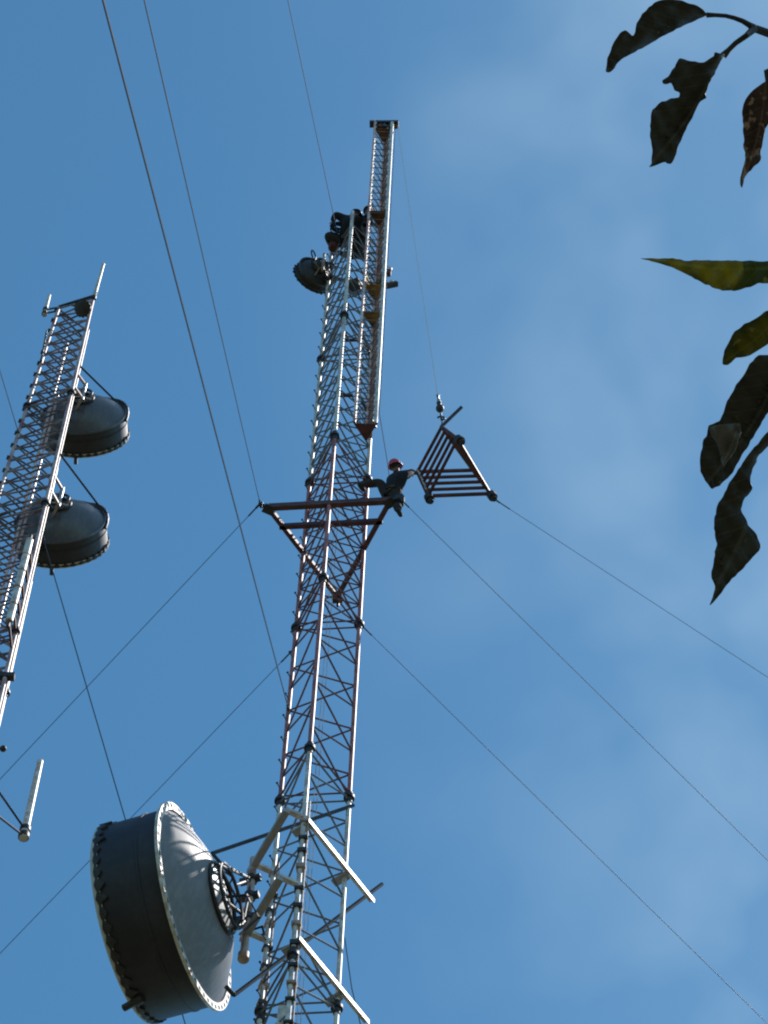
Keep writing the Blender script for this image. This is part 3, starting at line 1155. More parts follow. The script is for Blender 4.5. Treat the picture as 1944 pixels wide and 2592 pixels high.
for (px, py, lab, arm_a, arm_b) in ((211, 1052, 'upper of the two grey drum dishes on the left mast', 922, (302, 1024)),
                                    (152, 1322, 'lower of the two grey drum dishes on the left mast', 1142, (258, 1290))):
    yb = Q[2].y + 1.0
    c = at_y(px, py, yb)
    d2, (u2, w2, a2) = make_dish('microwave_dish', lab, c, (0.08, 0.997, 0.0), 1.10, 0.66, 0.50, 36, 'microwave dishes on the masts', dishm='dish2', slots=False, mountring=0.30, flange_w=0.03)
    O = Vector(d2.location)
    # ring frame hugging the rim on the sunny side
    pth = []
    for i in range(9):
        a = math.radians(-12 + i * 9)
        pth.append(Vector((math.cos(a) * 1.15, -0.02 - 0.12 * math.sin(math.radians(22 * i)), math.sin(a) * 1.15)))
    t = MB(); t.path(pth, 0.04, 8)
    t.build('rim_frame', MT['dark'], d2)
    t = MB()
    pe = at_y(arm_b[0], arm_b[1], yb - 0.05) - O
    t.tube(on_leg2(2, arm_a) - O, pe, 0.028, 8)
    t.tube(pe, Vector((1.08, 0.1, 0.0)), 0.05, 8)
    t.tube(pe, Vector((0.72, -0.2, -0.35)) , 0.03, 8)
    t.build('stiff_arm', MT['dark'], d2)
    t = MB()
    pv = Vector((0.02, -0.72, 0))
    t.tube(pv + Vector((0, 0, -0.55)), pv + Vector((0, 0, 0.45)), 0.05, 12)
    t.build('mount_pipe', MT['galv'], d2)
    for dz in (0.35, -0.45):
        for qq in (q2(2, O.z + dz), q2(1, O.z + dz)):
            t = MB(); t.bar(pv + Vector((0, 0, dz)), Vector((qq.x, qq.y, O.z)) - O + Vector((0, 0, dz)), 0.06, 0.06)
            t.build('bracket', MT['pipe'], d2)
    for k in range(6):
        a = k * math.pi / 3 + 0.3
        t = MB(); t.tube(pv + Vector((0, 0.04, 0.3 if k < 3 else -0.3)), Vector((math.cos(a) * 0.30, -0.58, math.sin(a) * 0.30)), 0.022, 6)
        t.build('strut', MT['white'], d2)
    t = MB()
    t.tube(Vector((-0.08, 0.62, -1.1)), Vector((-0.07, 0.80, -1.24)), 0.05, 10)
    t.build('drain_stub', MT['dark'], d2)

# little dish at its top and whip antennas
c = at_y(214, 780, Q[2].y - 0.1)
d3, _ = make_dish('microwave_dish', 'tiny black dish tucked inside the top of the left mast', c, (-0.35, -0.3, -0.75), 0.19, 0.12, 0.08, 14,
                  'microwave dishes on the masts', shroud='dark', dishm='dark', slots=False, backplate=False)
O = Vector(d3.location)
t = MB(); t.bar(Vector((0.02, 0.05, 0.1)), Vector((Q[2].x, Q[2].y, c.z + 0.1)) - O, 0.04, 0.05)
t.build('bracket', MT['galv'], d3)
# its face is black plastic
for ch in d3.children:
    if ch.name.startswith('radome'):
        ch.data.materials[0] = MT['dark']


def whip(p0, p1, r, label, arms, ferr=0.14):
    root = thing('whip_antenna', label, 'antenna', tuple(p0), 'white whip antennas')
    d = Vector(p1) - Vector(p0)
    b = MB(); b.tube(d * ferr, d, r, 10, r2=r * 0.8); b.ball(d, r * 0.8, 8)
    b.build('radome_tube', MT['white'], root)
    b = MB(); b.tube(d * 0.0, d * ferr, r * 1.12, 10)
    b.build('base_sleeve', MT['radome'], root)
    for (q, z) in arms:
        b = MB(); b.tube(d * z, Vector(q) - Vector(p0), 0.026, 8)
        b.tube(d * z - d.normalized() * 0.06, d * z + d.normalized() * 0.06, r * 1.4, 10)
        b.build('mount_arm', MT['dark'], root)
    return root


p0 = at_y(238, 752, Q[2].y - 0.05)
whip(p0, p0 + (at_y(262, 668, Q[2].y - 0.25) - p0), 0.05, 'long white whip antenna rising from the top right corner of the left mast', [(r2t + Vector((0, 0, -0.3)), -0.02)])
p0 = at_y(112, 796, Q[0].y - 0.02)
whip(p0, at_y(125, 747, Q[0].y - 0.05), 0.055, 'short white whip antenna on a bracket left of the left mast top', [(l2t + Vector((0, 0, -0.25)), 0.05), (l2t + Vector((0, 0, 0.0)), 0.25)])
p0 = at_y(104, 915, Q[0].y - 0.3)
w = whip(p0, at_y(118, 838, Q[0].y - 0.3), 0.028, 'thin dark stub antenna on the left side of the left mast', [(on_leg2(0, 905), 0.05)])
for ch in w.children:
    ch.data.materials[0] = MT['dark']
zb = on_leg2(2, 1965).z
pb = at_z(59, 2122, zb - 0.05)
ptop = Vector((pb.x, pb.y, at_y(104, 1928, pb.y).z))
wl = whip(pb, ptop, 0.085, 'thick white whip antenna standing on a double side arm at the lower left edge',
          [(q2(2, zb + 0.25), 0.11), (q2(2, zb - 0.9), 0.03)], 0.12)

guy(on_leg2(2, 1335), (313, 2055), 1.3, 'guy wire dropping from the lower left drum dish to behind the big dish', 0.014)
guy(on_leg2(0, 1096), (0, 936), 1.3, 'guy wire of the left mast crossing the left edge of the picture', 0.012)


# ------------------------------------------------------------------ people
def skin_obj(name, verts, edges, radii, material, parent, root=0, sub=2):
    me = bpy.data.meshes.new(name)
    me.from_pydata([tuple(v) for v in verts], edges, [])
    o = link(name, me, parent)
    md = o.modifiers.new('Skin', 'SKIN')
    md.use_smooth_shade = True
    sv = me.skin_vertices[0].data
    for i, r in enumerate(radii):
        sv[i].radius = r if hasattr(r, '__len__') else (r, r)
        sv[i].use_root = (i == root)
    ss = o.modifiers.new('Subsurf', 'SUBSURF')
    ss.levels = sub; ss.render_levels = sub
    me.materials.append(material)
    return o


def bend(a, b, l1, l2, hint):
    """joint position between a and b for bone lengths l1, l2"""
    a, b = Vector(a), Vector(b)
    d = b - a
    D = min(d.length, (l1 + l2) * 0.995)
    d = d.normalized()
    x = (l1 * l1 - l2 * l2 + D * D) / (2 * D)
    h = math.sqrt(max(l1 * l1 - x * x, 0))
    hv = Vector(hint)
    hv = (hv - d * hv.dot(d)).normalized()
    return a + d * x + hv * h, a + d * D


def person(label, pelvis, chest, head, facing, hands, feet, helmet_m, jacket_m, knees, elbows, group='workers on the mast', k=1.0, bulk=1.0):
    pelvis, chest, head = Vector(pelvis), Vector(chest), Vector(head)
    root = thing('person', label, 'person', tuple(pelvis), group)
    O = pelvis.copy()
    up = (chest - pelvis).normalized()
    f = Vector(facing); f = (f - up * f.dot(up)).normalized()
    lat = f.cross(up).normalized()          # person's right
    neck = chest + (chest - pelvis).normalized() * 0.17
    V, E, R_ = [], [], []

    def add(p, r, par=None):
        V.append(Vector(p) - O); R_.append(r)
        if par is not None:
            E.append((par, len(V) - 1))
        return len(V) - 1
    i_p = add(pelvis, (0.15, 0.11))
    i_w = add(pelvis + (chest - pelvis) * 0.45, (0.135, 0.10), i_p)
    i_c = add(chest, (0.165, 0.115), i_w)
    i_n = add(neck + (head - neck) * 0.12, 0.06, i_c)
    i_h0 = add(neck + (head - neck) * 0.55, 0.068, i_n)
    i_h = add(head, (0.082, 0.095), i_h0)
    hu = (head - neck).normalized()
    i_t = add(head + hu * 0.075, (0.06, 0.07), i_h)
    ff = Vector(facing); ff = (ff - hu * ff.dot(hu)).normalized()
    hl = ff.cross(hu).normalized()
    jacket_edges = [(i_p, i_w), (i_w, i_c)]
    chains = {}
    for s, hand, eh in ((1, hands[0], elbows[0]), (-1, hands[1], elbows[1])):
        sh = chest + lat * s * 0.185 * k + up * 0.09
        el, wr = bend(sh, hand, 0.29, 0.26, eh)
        a = add(sh, 0.062, i_c); b = add(el, 0.047, a); c = add(wr, 0.034, b)
        d = (wr - el).normalized()
        pm = add(wr + d * 0.05, (0.040, 0.022), c)
        chains[s] = (a, b, c, pm, d)
        sp = d.cross(up)
        sp = sp.normalized() if sp.length > 0.05 else f
        nrm = sp.cross(d).normalized()
        for fi in range(4):
            o_ = (fi - 1.5) * 0.021
            L1 = (0.036, 0.042, 0.040, 0.030)[fi]
            q1 = wr + d * 0.088 + sp * o_
            q2 = q1 + d * L1 - nrm * 0.012
            q3 = q2 + d * L1 * 0.3 - nrm * L1 * 0.75
            x1 = add(q1, 0.0105, pm); x2 = add(q2, 0.0095, x1); add(q3, 0.008, x2)
        q1 = wr + d * 0.035 + sp * s * 0.042
        x1 = add(q1, 0.0125, pm); add(q1 + d * 0.035 + sp * s * 0.022 - nrm * 0.02, 0.010, x1)
    leg_ch = {}
    for s, foot, kh in ((1, feet[0], knees[0]), (-1, feet[1], knees[1])):
        hp = pelvis + lat * s * 0.095 - up * 0.06
        kn, an = bend(hp, foot, 0.43, 0.42, kh)
        a = add(hp, 0.092, i_p); b = add(kn, 0.062, a); c = add(an, 0.042, b)
        toe = an + f * 0.14 - Vector((0, 0, 0.05))
        t_ = add(toe, (0.042, 0.03), c)
        leg_ch[s] = (a, b, c, t_)
    body = skin_obj('body', V, E, R_, MT['skin'], root, i_p)
    # face and ears sit on the head of the body
    b = MB()
    b.ball(head - O + ff * 0.092 - hu * 0.015, 0.018, 8, (1, 1, 1.3))
    for s in (1, -1):
        b.ball(head - O + hl * s * 0.082 - hu * 0.005, 0.028, 8, (0.6, 0.8, 1.2))
    b.build('nose_and_ears', MT['skin'], body)
    b = MB()
    for s in (1, -1):
        b.ball(head - O + ff * 0.085 + hl * s * 0.033 + hu * 0.012, 0.011, 8)
    b.bar(head - O + ff * 0.088 - hu * 0.052 - hl * 0.024, head - O + ff * 0.088 - hu * 0.052 + hl * 0.024, 0.012, 0.008, hu)
    b.build('eyes_and_mouth', MT['boot'], body)
    b = MB()
    b.ball(head - O - ff * 0.02 + hu * 0.015, 0.092, 14)
    b.build('hair', MT['boot'], root)
    # clothes: the same skeleton, slightly larger
    jv, je, jr = [], [], []
    idx = {}

    def jadd(i, r):
        idx[i] = len(jv); jv.append(V[i]); jr.append(r)
    jadd(i_p, (0.165, 0.125)); jadd(i_w, (0.155, 0.12)); jadd(i_c, (0.185, 0.135)); 
    idx['col'] = len(jv); jv.append(V[i_c] + (V[i_n] - V[i_c]) * 0.72); jr.append(0.082)
    je += [(0, 1), (1, 2), (2, 3)]
    for s in (1, -1):
        a, b_, c, pm, d = chains[s]
        jadd(a, 0.082); jadd(b_, 0.064)
        je += [(2, idx[a]), (idx[a], idx[b_])]
        idx[('cuff', s)] = len(jv); jv.append(V[c] - d * 0.01); jr.append(0.046); je.append((idx[b_], idx[('cuff', s)]))
    jr = [tuple(x * bulk for x in r) if hasattr(r, '__len__') else r * bulk for r in jr]
    skin_obj('jacket', jv, je, jr, MT[jacket_m], root, 0)
    tv, te, tr_ = [V[i_p] + up * 0.03], [], [(0.158, 0.12)]
    for s in (1, -1):
        a, b_, c, t_ = leg_ch[s]
        o_ = len(tv)
        tv += [V[a], V[b_], V[c] + (V[b_] - V[c]).normalized() * 0.05]
        tr_ += [0.108 * bulk, 0.080 * bulk, 0.062 * bulk]
        te += [(0, o_), (o_, o_ + 1), (o_ + 1, o_ + 2)]
    skin_obj('trousers', tv, te, tr_, MT['trousers'], root, 0)
    for s in (1, -1):
        a, b_, c, t_ = leg_ch[s]
        up_l = (V[b_] - V[c]).normalized()
        skin_obj('boot', [V[c] + up_l * 0.14, V[c], V[c] - up_l * 0.045 - f * 0.035, V[t_]], [(0, 1), (1, 2), (2, 3)],
                 [0.058, 0.056, (0.048, 0.045), (0.052, 0.042)], MT['boot'], root, 1)
    # helmet
    b = MB()
    b.lathe([(0.126, -0.005), (0.124, 0.03), (0.112, 0.07), (0.085, 0.108), (0.045, 0.128), (0.001, 0.134)], head - O + hu * 0.028, hu, 24, xdir=ff)
    b.lathe([(0.122, -0.004), (0.120, 0.03), (0.108, 0.067), (0.082, 0.104), (0.001, 0.13)], head - O + hu * 0.028, hu, 24, xdir=ff)
    b.bar(head - O + hu * 0.09 + ff * 0.115, head - O + hu * 0.162 - ff * 0.01, 0.03, 0.012, hu)
    hm = b.build('helmet', MT[helmet_m], root)
    b = MB()
    n = 20
    vs, fs = [], []
    for i in range(n):
        a = 2 * math.pi * i / n
        ex = 0.022 + 0.05 * max(0, math.cos(a)) ** 2
        for rr, zz_ in ((0.122, 0.022), (0.126 + ex, 0.012), (0.126 + ex, 0.006), (0.122, 0.014)):
            vs.append(head - O + (ff * math.cos(a) + hl * math.sin(a)) * rr + hu * zz_)
    for i in range(n):
        j = (i + 1) % n
        for q in range(4):
            fs.append((i * 4 + q, i * 4 + (q + 1) % 4, j * 4 + (q + 1) % 4, j * 4 + q))
    b._add(vs, fs)
    b.build('brim', MT[helmet_m], hm)
    # harness belt
    b = MB()
    c0 = pelvis - O + up * 0.07
    pts = [c0 + (lat * math.cos(a) * 0.188 + f * math.sin(a) * 0.148) for a in [2 * math.pi * i / 20 for i in range(21)]]
    for p, q in zip(pts[:-1], pts[1:]):
        b.bar(p, q, 0.016, 0.055, up)
    b.build('harness_belt', MT['strap'], root)
    return root, dict(lat=lat, f=f, up=up)


# worker on the right tip of the torque arm
wr_ = (Vector((TR.x, TR.y, ZT)) - CAM).length
Rw = wr_ + 0.05
pel = at_y(991, 1251, TR.y + 0.10)
che = pel + Vector((0.075, -0.09, 0.43))
hd = che + Vector((-0.03, -0.14, 0.35))
A0h = at_y(1052, 1194, A0.y)
handA = A0h + Vector((-0.03, -0.04, 0))
toeL = at_y(914, 1228, TR.y + 0.16)
footR = at_y(1008, 1293, TR.y - 0.02)
w1, inf = person('worker in bright red helmet on the torque arm, grasping the hanging triangular section', pel, che, hd, (0.55, 0.83, 0.0),
                 (handA, handA + Vector((0.02, 0.0, -0.16))), (footR, toeL), 'helmet', 'jacket',
                 (Vector((0.15, 0.9, 0.2)), Vector((0.1, -0.6, 1))), (Vector((0.1, -0.2, -1)), Vector((0, 0.3, -0.8))), bulk=1.28)
t = MB()
lp0 = inf['f'] * 0.16 + Vector((0, 0, 0.08)); lp1 = Vector((TR.x, TR.y, ZT + 0.06)) - Vector(w1.location)
t.path([lp0 + inf['lat'] * -0.1, (lp0 + lp1) * 0.5 + Vector((-0.12, 0.05, -0.12)), lp1, (lp0 + lp1) * 0.5 + Vector((0.12, 0.10, -0.05)), lp0 + inf['lat'] * 0.12], 0.013, 6)
t.build('lanyard', MT['strap'], w1)
print('W1', [project(x) for x in (pel, che, hd, footR)], (handA - che).length, (toeL - pel).length, (footR - pel).length)
O = Vector(w1.location)
bag = thing('tool_pouch', 'dark bolt pouch hanging from the belt of the red-helmeted worker', 'tool pouch', tuple(pel + Vector((0.16, -0.06, -0.02))))
t = MB()
t.lathe([(0.001, -0.52), (0.085, -0.52), (0.105, -0.47), (0.10, -0.22), (0.088, -0.20), (0.09, -0.25), (0.08, -0.48)], (0, 0, 0), (0, 0, 1), 16)
t.build('pouch', MT['boot'], bag)
t = MB(); t.path([(-0.02, 0, 0.08), (0.03, 0, -0.02), (0.085, 0, -0.22)], 0.012, 6); t.path([(-0.02, 0, 0.08), (-0.05, 0, -0.05), (-0.085, 0, -0.22)], 0.012, 6)
t.build('strap', MT['strap'], bag)

# two workers at the top
top_z = zk(12)
pel2 = at_y(876, 606, 29.72)
che2 = pel2 + Vector((0.12, -0.30, 0.30))
hd2 = che2 + Vector((0.09, -0.12, 0.26))
f2r = at_y(862, 640, 29.95); f2l = at_y(846, 630, 30.05)
h2a = at_y(928, 552, che2.y + 0.05); h2b = at_y(842, 562, che2.y + 0.15)
w2, inf = person('worker in dark clothes and black helmet crouching behind the white leg at the mast top', pel2, che2, hd2, (0.35, 0.9, 0.0),
                 (h2a, h2b), (f2r, f2l), 'helmetk', 'jacket2', (Vector((0.5, -0.3, 0.4)), Vector((-0.9, -0.4, 0.3))),
                 (Vector((0.3, 0.2, -0.9)), Vector((-1, -0.6, 0.3))), k=1.3, bulk=1.5)
pel3 = at_y(914, 606, 29.85)
che3 = pel3 + Vector((0.04, -0.24, 0.34))
hd3 = at_y(934, 535, che3.y - 0.10)
w3, inf = person('worker in dark clothes and maroon helmet beside the gin pole at the mast top', pel3, che3, hd3, (0.6, 0.8, 0.0),
                 (at_y(945, 566, 29.45), at_y(944, 590, 29.45)), (at_y(906, 660, 29.9), at_y(922, 655, 29.95)), 'helmetd', 'jacket2',
                 (Vector((0.6, -0.5, 0.2)), Vector((0.6, 0.5, 0.2))), (Vector((0, -0.3, -1)), Vector((0, 0.3, -1))), bulk=1.2)
print('W3', (hd3 - che3).length, [project(x) for x in (pel2, che2, hd2, pel3, che3, hd3)])
coil = thing('rope_coil', 'coil of dark rope hung left of the black-helmeted worker at the mast top', 'rope coil', tuple(at_y(855, 575, 29.5)))
t = MB()
rr2 = random.Random(4)
for i in range(9):
    ax_ = Vector((rr2.uniform(-0.3, 0.3), -1, rr2.uniform(-0.5, 0.1)))
    t.torus(Vector((rr2.uniform(-.03, .03), rr2.uniform(-.05, .05), rr2.uniform(-.03, .03))), ax_, rr2.uniform(0.11, 0.17), 0.017, 24, 6)
t.build('loops', MT['jacket2'], coil)
t = MB(); t.path([(0, 0, 0.15), (0.04, 0.05, 0.3), (0.16, 0.1, 0.36)], 0.014, 6)
t.path([(-0.1, 0, 0.1), (-0.12, -0.02, 0.2), (-0.09, 0, 0.3), (-0.05, 0, 0.22)], 0.02, 6)
t.build('tail', MT['strap'], coil)
sack = thing('canvas_bag', 'reddish brown canvas bag hanging below the black-helmeted worker, above the small dish', 'bag', tuple(at_y(846, 612, 29.9)))
t = MB()
t.lathe([(0.001, -0.42), (0.10, -0.42), (0.135, -0.36), (0.125, -0.10), (0.09, -0.02), (0.05, 0.0), (0.001, 0.0)], (0, 0, 0), (0, 0, 1), 18)
t.build('sack', mat('maroon_canvas', (0.14, 0.05, 0.05), 0.9, 0, var=0.35, scale=12, bump=0.4), sack)
t = MB(); t.path([(0, 0, -0.02), (0.03, 0, 0.1), (0.08, -0.02, 0.22)], 0.012, 6)
t.build('cord', MT['strap'], sack)

# ------------------------------------------------------------------ foreground tree with drooping leaves
def zE(l): return [(1500 + x / 3.7365, y / 3.7365) for x, y in l]
def z8(l): return [(1560 + x / 2.304, 600 + y / 2.304) for x, y in l]
def zF(l): return [(1750 + x / 5.268, 100 + y / 5.268) for x, y in l]


trunk_base = Vector((1.45, 1.35, 0))
tree = thing('leafy_tree', 'tree at the right edge whose drooping dark leaves hang into the picture', 'tree', tuple(trunk_base))
TO = Vector(tree.location)


def chaikin(pts, k=1):
    for _ in range(k):
        o = []
        for i in range(len(pts)):
            a, b = Vector(pts[i]), Vector(pts[(i + 1) % len(pts)])
            o += [a * 0.8 + b * 0.2, a * 0.2 + b * 0.8]
        pts = o
    return pts


def leaf(pts, rng, material, base, tipp, curl=0.012, fold=0.010, sag=0.0, name='leaf', label=None, jag=1.6, parent=None, twist=0.0):
    """a leaf blade: outline with its own size and distance, curved across and along, 0.5 mm thick"""
    pts = [(p[0], p[1]) for p in pts]
    base, tipp = Vector(base), Vector(tipp)
    ax = (tipp - base); ln = ax.length; ax.normalize()
    pr = Vector((-ax.y, ax.x))
    rnd = random.Random(int(base.x * 7 + tipp.y))
    out = []
    n = len(pts)
    for i in range(n):
        a, b = Vector(pts[i]), Vector(pts[(i + 1) % n])
        steps = max(1, int((b - a).length / 9))
        for k in range(steps):
            p = a.lerp(b, k / steps)
            p = p + Vector((rnd.uniform(-jag, jag), rnd.uniform(-jag, jag)))
            out.append(p)
    out = chaikin(out, 1)
    bm = bmesh.new()
    vs = [bm.verts.new((p.x, p.y, 0)) for p in out]
    es = [bm.edges.new((vs[i], vs[(i + 1) % len(vs)])) for i in range(len(vs))]
    bmesh.ops.triangle_fill(bm, use_beauty=True, edges=es)
    for _ in range(3):
        long = [e for e in bm.edges if e.calc_length() > 28 and not e.is_boundary]
        if not long:
            break
        bmesh.ops.subdivide_edges(bm, edges=long, cuts=1)
        bmesh.ops.triangulate(bm, faces=bm.faces[:])
    bmesh.ops.beautify_fill(bm, faces=bm.faces[:], edges=[e for e in bm.edges if not e.is_boundary])
    st = {}
    for v in bm.verts:
        p = Vector((v.co.x, v.co.y))
        s = (p - base).dot(ax) / ln
        t_ = (p - base).dot(pr) / ln
        dd = rng - fold * 6 * abs(t_) + curl * math.sin(s * 2.6) + twist * t_ + sag * s * s + 0.0025 * math.sin(p.x * 0.11) * math.sin(p.y * 0.09 + 1)
        st[v] = (s, t_ + 0.05 * math.sin(s * 3.1) - 0.02)
        v.co = at_r(p.x, p.y, dd) - TO
    uvl = bm.loops.layers.uv.new('blade')
    for f_ in bm.faces:
        for l_ in f_.loops:
            l_[uvl].uv = st[l_.vert]
    bmesh.ops.recalc_face_normals(bm, faces=bm.faces[:])
    me = bpy.data.meshes.new(name)
    bm.to_mesh(me); bm.free()
    me.materials.append(MT[material])
    for p in me.polygons:
        p.use_smooth = True
    o = link(name, me, parent or tree)
    so_ = o.modifiers.new('Solidify', 'SOLIDIFY'); so_.thickness = 0.0005; so_.offset = 0
    if label:
        o['label'] = label
    return o


l1 = zE([(1085, 140), (1050, 90), (1000, 55), (900, 30), (850, 5), (760, -6), (680, -4), (620, 12), (560, 50), (470, 130), (420, 220), (400, 310), (385, 345), (350, 320), (310, 290), (260, 310), (225, 360),
         (185, 450), (140, 550), (120, 680), (165, 690), (200, 650), (260, 570), (400, 490), (560, 400), (760, 290), (900, 220), (1040, 165)])
leaf(l1, 2.06, 'leaf_dark', (1790, 38), (1535, 183), label='arched dark leaf with a notch near its tip')
l2 = zE([(1245, 515), (1160, 495), (1150, 530), (1050, 590), (900, 580), (820, 545), (790, 600), (720, 720), (655, 770), (665, 795), (740, 785), (780, 860), (830, 880), (820, 915), (740, 935), (620, 980),
         (570, 1040), (545, 1150), (550, 1330), (570, 1400), (560, 1540), (530, 1585), (600, 1560), (690, 1530), (700, 1550), (740, 1545), (770, 1510), (800, 1400), (870, 1260), (940, 1110), (1010, 970),
         (1075, 920), (1060, 890), (1100, 800), (1180, 640)])
leaf(l2, 2.02, 'leaf_dark', (1833, 138), (1650, 420), label='torn dark leaf eaten away at its side and tip', sag=-0.01)
l3 = zF([(1022, 540), (960, 580), (820, 680), (730, 790), (680, 920), (680, 1050), (690, 1150), (680, 1220), (700, 1300), (700, 1400), (710, 1500), (715, 1600), (690, 1720), (645, 1850), (650, 1940),
         (680, 1985), (700, 1850), (760, 1780), (830, 1690), (900, 1650), (930, 1590), (930, 1480), (960, 1330), (985, 1180), (1040, 1100), (1150, 960), (1190, 780), (1130, 620)])
leaf(l3, 2.10, 'leaf_brown', (1945, 195), (1878, 475), label='withered mottled brown leaf with a thin curled tip')
l4 = z8([(140, 125), (220, 125), (330, 125), (400, 137), (560, 135), (700, 137), (885, 140), (1000, 150), (1080, 190), (1000, 270), (885, 270), (830, 265), (780, 290), (690, 315), (620, 310), (560, 290),
         (500, 265), (420, 220), (350, 185), (260, 155)])
leaf(l4, 1.98, 'leaf_green', (2020, 680), (1622, 656), label='pointed yellow-green sunlit leaf', fold=0.004)
l5 = z8([(885, 425), (820, 470), (750, 510), (690, 550), (650, 620), (625, 690), (620, 745), (650, 745), (700, 705), (750, 695), (780, 690), (830, 655), (885, 625), (980, 560), (1020, 450), (950, 400)])
leaf(l5, 2.04, 'leaf_olive', (1985, 790), (1830, 920), label='blunt olive-green leaf below the pointed one', fold=0.006)
l6 = z8([(885, 690), (830, 690), (780, 740), (740, 810), (690, 880), (640, 980), (605, 1070), (540, 1100), (530, 1160), (510, 1180), (490, 1280), (490, 1370), (520, 1420), (560, 1470), (600, 1450),
         (680, 1370), (760, 1230), (830, 1110), (885, 1020), (980, 880), (1000, 740)])
o6 = leaf(l6, 2.07, 'leaf_dark', (1990, 920), (1795, 1225), label='dark rolled leaf with a pale folded end')
fl6 = z8([(535, 1108), (720, 1085), (725, 1140), (690, 1250), (620, 1345), (600, 1220), (560, 1160)])
leaf(fl6, 2.045, 'leaf_pale', (1870, 1075), (1828, 1180), name='folded_tip', curl=0.003, fold=0.004, parent=o6)
l7 = z8([(885, 1135), (840, 1190), (760, 1280), (690, 1390), (630, 1490), (580, 1590), (570, 1700), (585, 1790), (570, 1880), (553, 1990), (580, 2040), (570, 2080), (545, 2150), (600, 2090), (660, 2010),
         (740, 1930), (830, 1830), (840, 1800), (820, 1740), (770, 1680), (725, 1590), (750, 1520), (780, 1490), (800, 1465), (780, 1430), (790, 1370), (830, 1270), (885, 1220), (960, 1150), (950, 1090)])
leaf(l7, 2.0, 'leaf_dark', (1975, 1075), (1797, 1530), label='long dark leaf with a bitten edge, lowest of the hanging leaves')

# two more leaves of the same branch, outside the picture, that keep the sun off the butt of the pointed leaf
for (qx, qy, sx_, dd_) in ((2000, 700, 115, 0.34), (2110, 680, 130, 0.30)):
    c = at_r(qx, qy, 1.98) + sun_vec * dd_
    e1_ = sun_vec.cross(Vector((0, 0, 1))).normalized(); e2_ = sun_vec.cross(e1_).normalized()
    b = MB()
    hw, hl_ = 0.024, 0.05
    ring = [c + e1_ * hl_ * math.cos(a) + e2_ * hw * math.sin(a) * (1 - 0.35 * math.cos(a)) - TO for a in [2 * math.pi * k / 18 for k in range(18)]]
    b._add([c - TO + sun_vec * 0.006] + ring, [(0, 1 + k, 1 + (k + 1) % 18) for k in range(18)])
    b.build('leaf', MT['leaf_dark'], tree)
    tw_ = MB(); tw_.path([c + e1_ * hl_ - TO, c + e1_ * 0.09 + Vector((0.02, 0, 0.01)) - TO, at_r(2300, 600, 2.15) - TO], [0.0014, 0.0016, 0.003], 6)
    tw_.build('twig', MT['twig'], tree)

# twigs, limb and trunk beyond the frame
def tw(pts, r, name='twig'):
    b = MB(); b.path([p - TO for p in pts], r, 8)
    return b.build(name, MT['twig'], tree)


fork = at_r(*zE([(1530, 268)])[0], 2.07)
e1 = [at_r(*p, 2.06) for p in zE([(1075, 142), (1160, 143), (1260, 150), (1340, 170), (1420, 200), (1480, 235)])] + [fork]
tw(e1, [0.0018, 0.0014, 0.0014, 0.0015, 0.0017, 0.0019, 0.0026])
e2 = [at_r(*p, 2.04) for p in zE([(1235, 530), (1290, 470), (1350, 410), (1450, 340)])] + [fork]
tw(e2, [0.0026, 0.0017, 0.0017, 0.0018, 0.0026])
limb_pts = [at_r(2100, 120, 2.1), at_r(2070, 500, 2.1), at_r(2090, 800, 2.09), at_r(2120, 1150, 2.08)]
limb_in = at_r(2480, 700, 2.15)
tw([fork, at_r(1950, 86, 2.08), at_r(2030, 100, 2.09), limb_pts[0]], [0.0026, 0.0028, 0.003, 0.004])
tw([at_r(1945, 205, 2.10), at_r(1942, 186, 2.10), at_r(1980, 165, 2.1), limb_pts[0]], [0.002, 0.003, 0.002, 0.003])
tw([at_r(2010, 680, 1.98), at_r(2050, 690, 2.05), limb_pts[2]], [0.0016, 0.0018, 0.0025])
tw([at_r(1985, 790, 2.04), at_r(2030, 760, 2.06), limb_pts[2]], [0.0016, 0.0018, 0.0025])
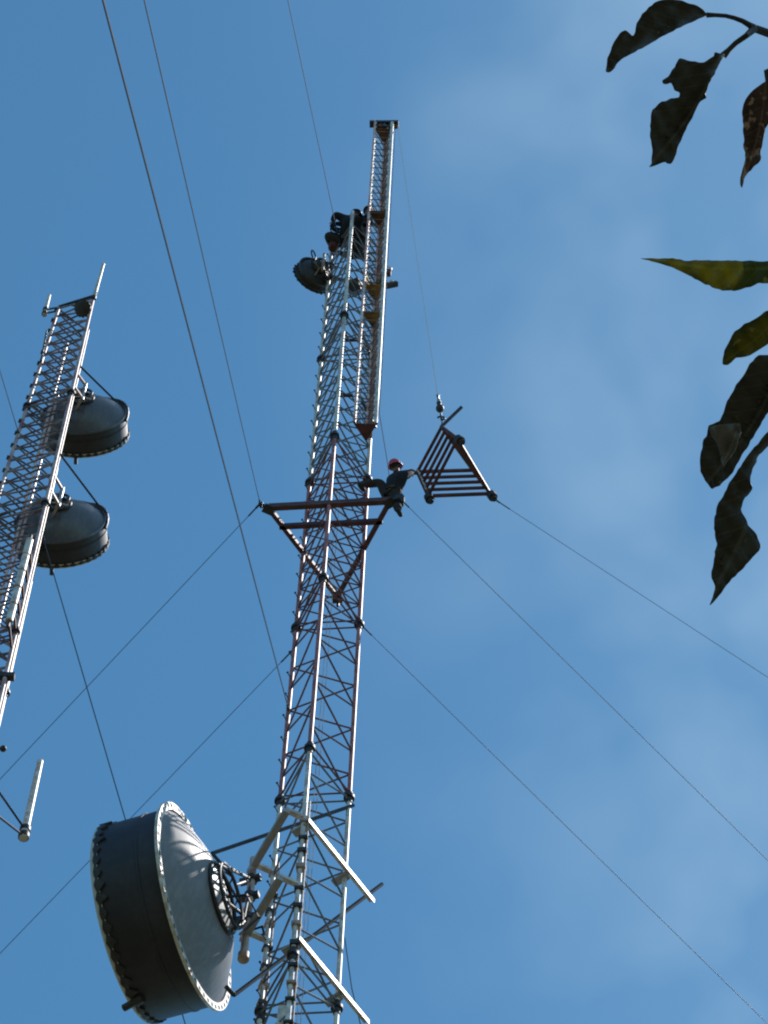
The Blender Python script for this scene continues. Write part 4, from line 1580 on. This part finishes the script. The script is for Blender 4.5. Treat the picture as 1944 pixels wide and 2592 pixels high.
tw([at_r(1985, 920, 2.07), at_r(2040, 860, 2.08), limb_pts[2]], [0.0016, 0.0018, 0.0025])
tw([at_r(1970, 1080, 2.0), at_r(2050, 1060, 2.06), limb_pts[3]], [0.0016, 0.0018, 0.0025])
tw([limb_pts[0], limb_pts[1], limb_pts[2], limb_pts[3]], [0.004, 0.006, 0.006, 0.004])
b = MB()
lp_ = [limb_pts[1], at_r(2300, 600, 2.15), limb_in, Vector((1.0, 1.2, 2.9)), Vector((1.35, 1.3, 2.45))]
b.path([p - TO for p in lp_], [0.006, 0.009, 0.012, 0.022, 0.035], 10)
b.build('branch', MT['bark'], tree)
b = MB()
b.path([Vector((0, 0, -0.1)), Vector((0.02, 0, 0.4)), Vector((-0.03, 0.0, 1.2)), Vector((-0.08, -0.04, 2.4)), Vector((0.05, 0.02, 3.4)), Vector((0.1, 0.1, 4.4))],
       [0.13, 0.095, 0.08, 0.065, 0.04, 0.015], 14)
b.build('trunk', MT['bark'], tree)
# crown outside the frame (right of it), many separate leaves in one crown mesh
b = MB()
rc = random.Random(3)
cc_ = Vector((1.55, 1.5, 3.6))
for i in range(1500):
    while True:
        v = Vector((rc.uniform(-1, 1), rc.uniform(-1, 1), rc.uniform(-1, 1)))
        if v.length < 1 and v.length > 0.25:
            break
    p = cc_ + Vector((v.x * 1.15, v.y * 1.2, v.z * 1.1))
    q = p - CAM
    zq = q.dot(FW)
    if zq > 0.2:
        ix, iy = project(p)
        if ix < 2180 and -700 < iy < 3200:
            continue
    dv = Vector((rc.uniform(-1, 1), rc.uniform(-1, 1), rc.uniform(-1.2, 0.2))).normalized()
    sv = dv.cross(Vector((rc.uniform(-1, 1), rc.uniform(-1, 1), 1))).normalized()
    ll = rc.uniform(0.07, 0.12)
    nn_ = dv.cross(sv) * ll * 0.12
    b._add([p, p + dv * ll * 0.35 + sv * ll * 0.24 + nn_, p + dv * ll, p + dv * ll * 0.35 - sv * ll * 0.24 + nn_], [(0, 1, 2), (0, 2, 3)])
b.build('crown', MT['leaf_dark'], tree)
print('DONE')
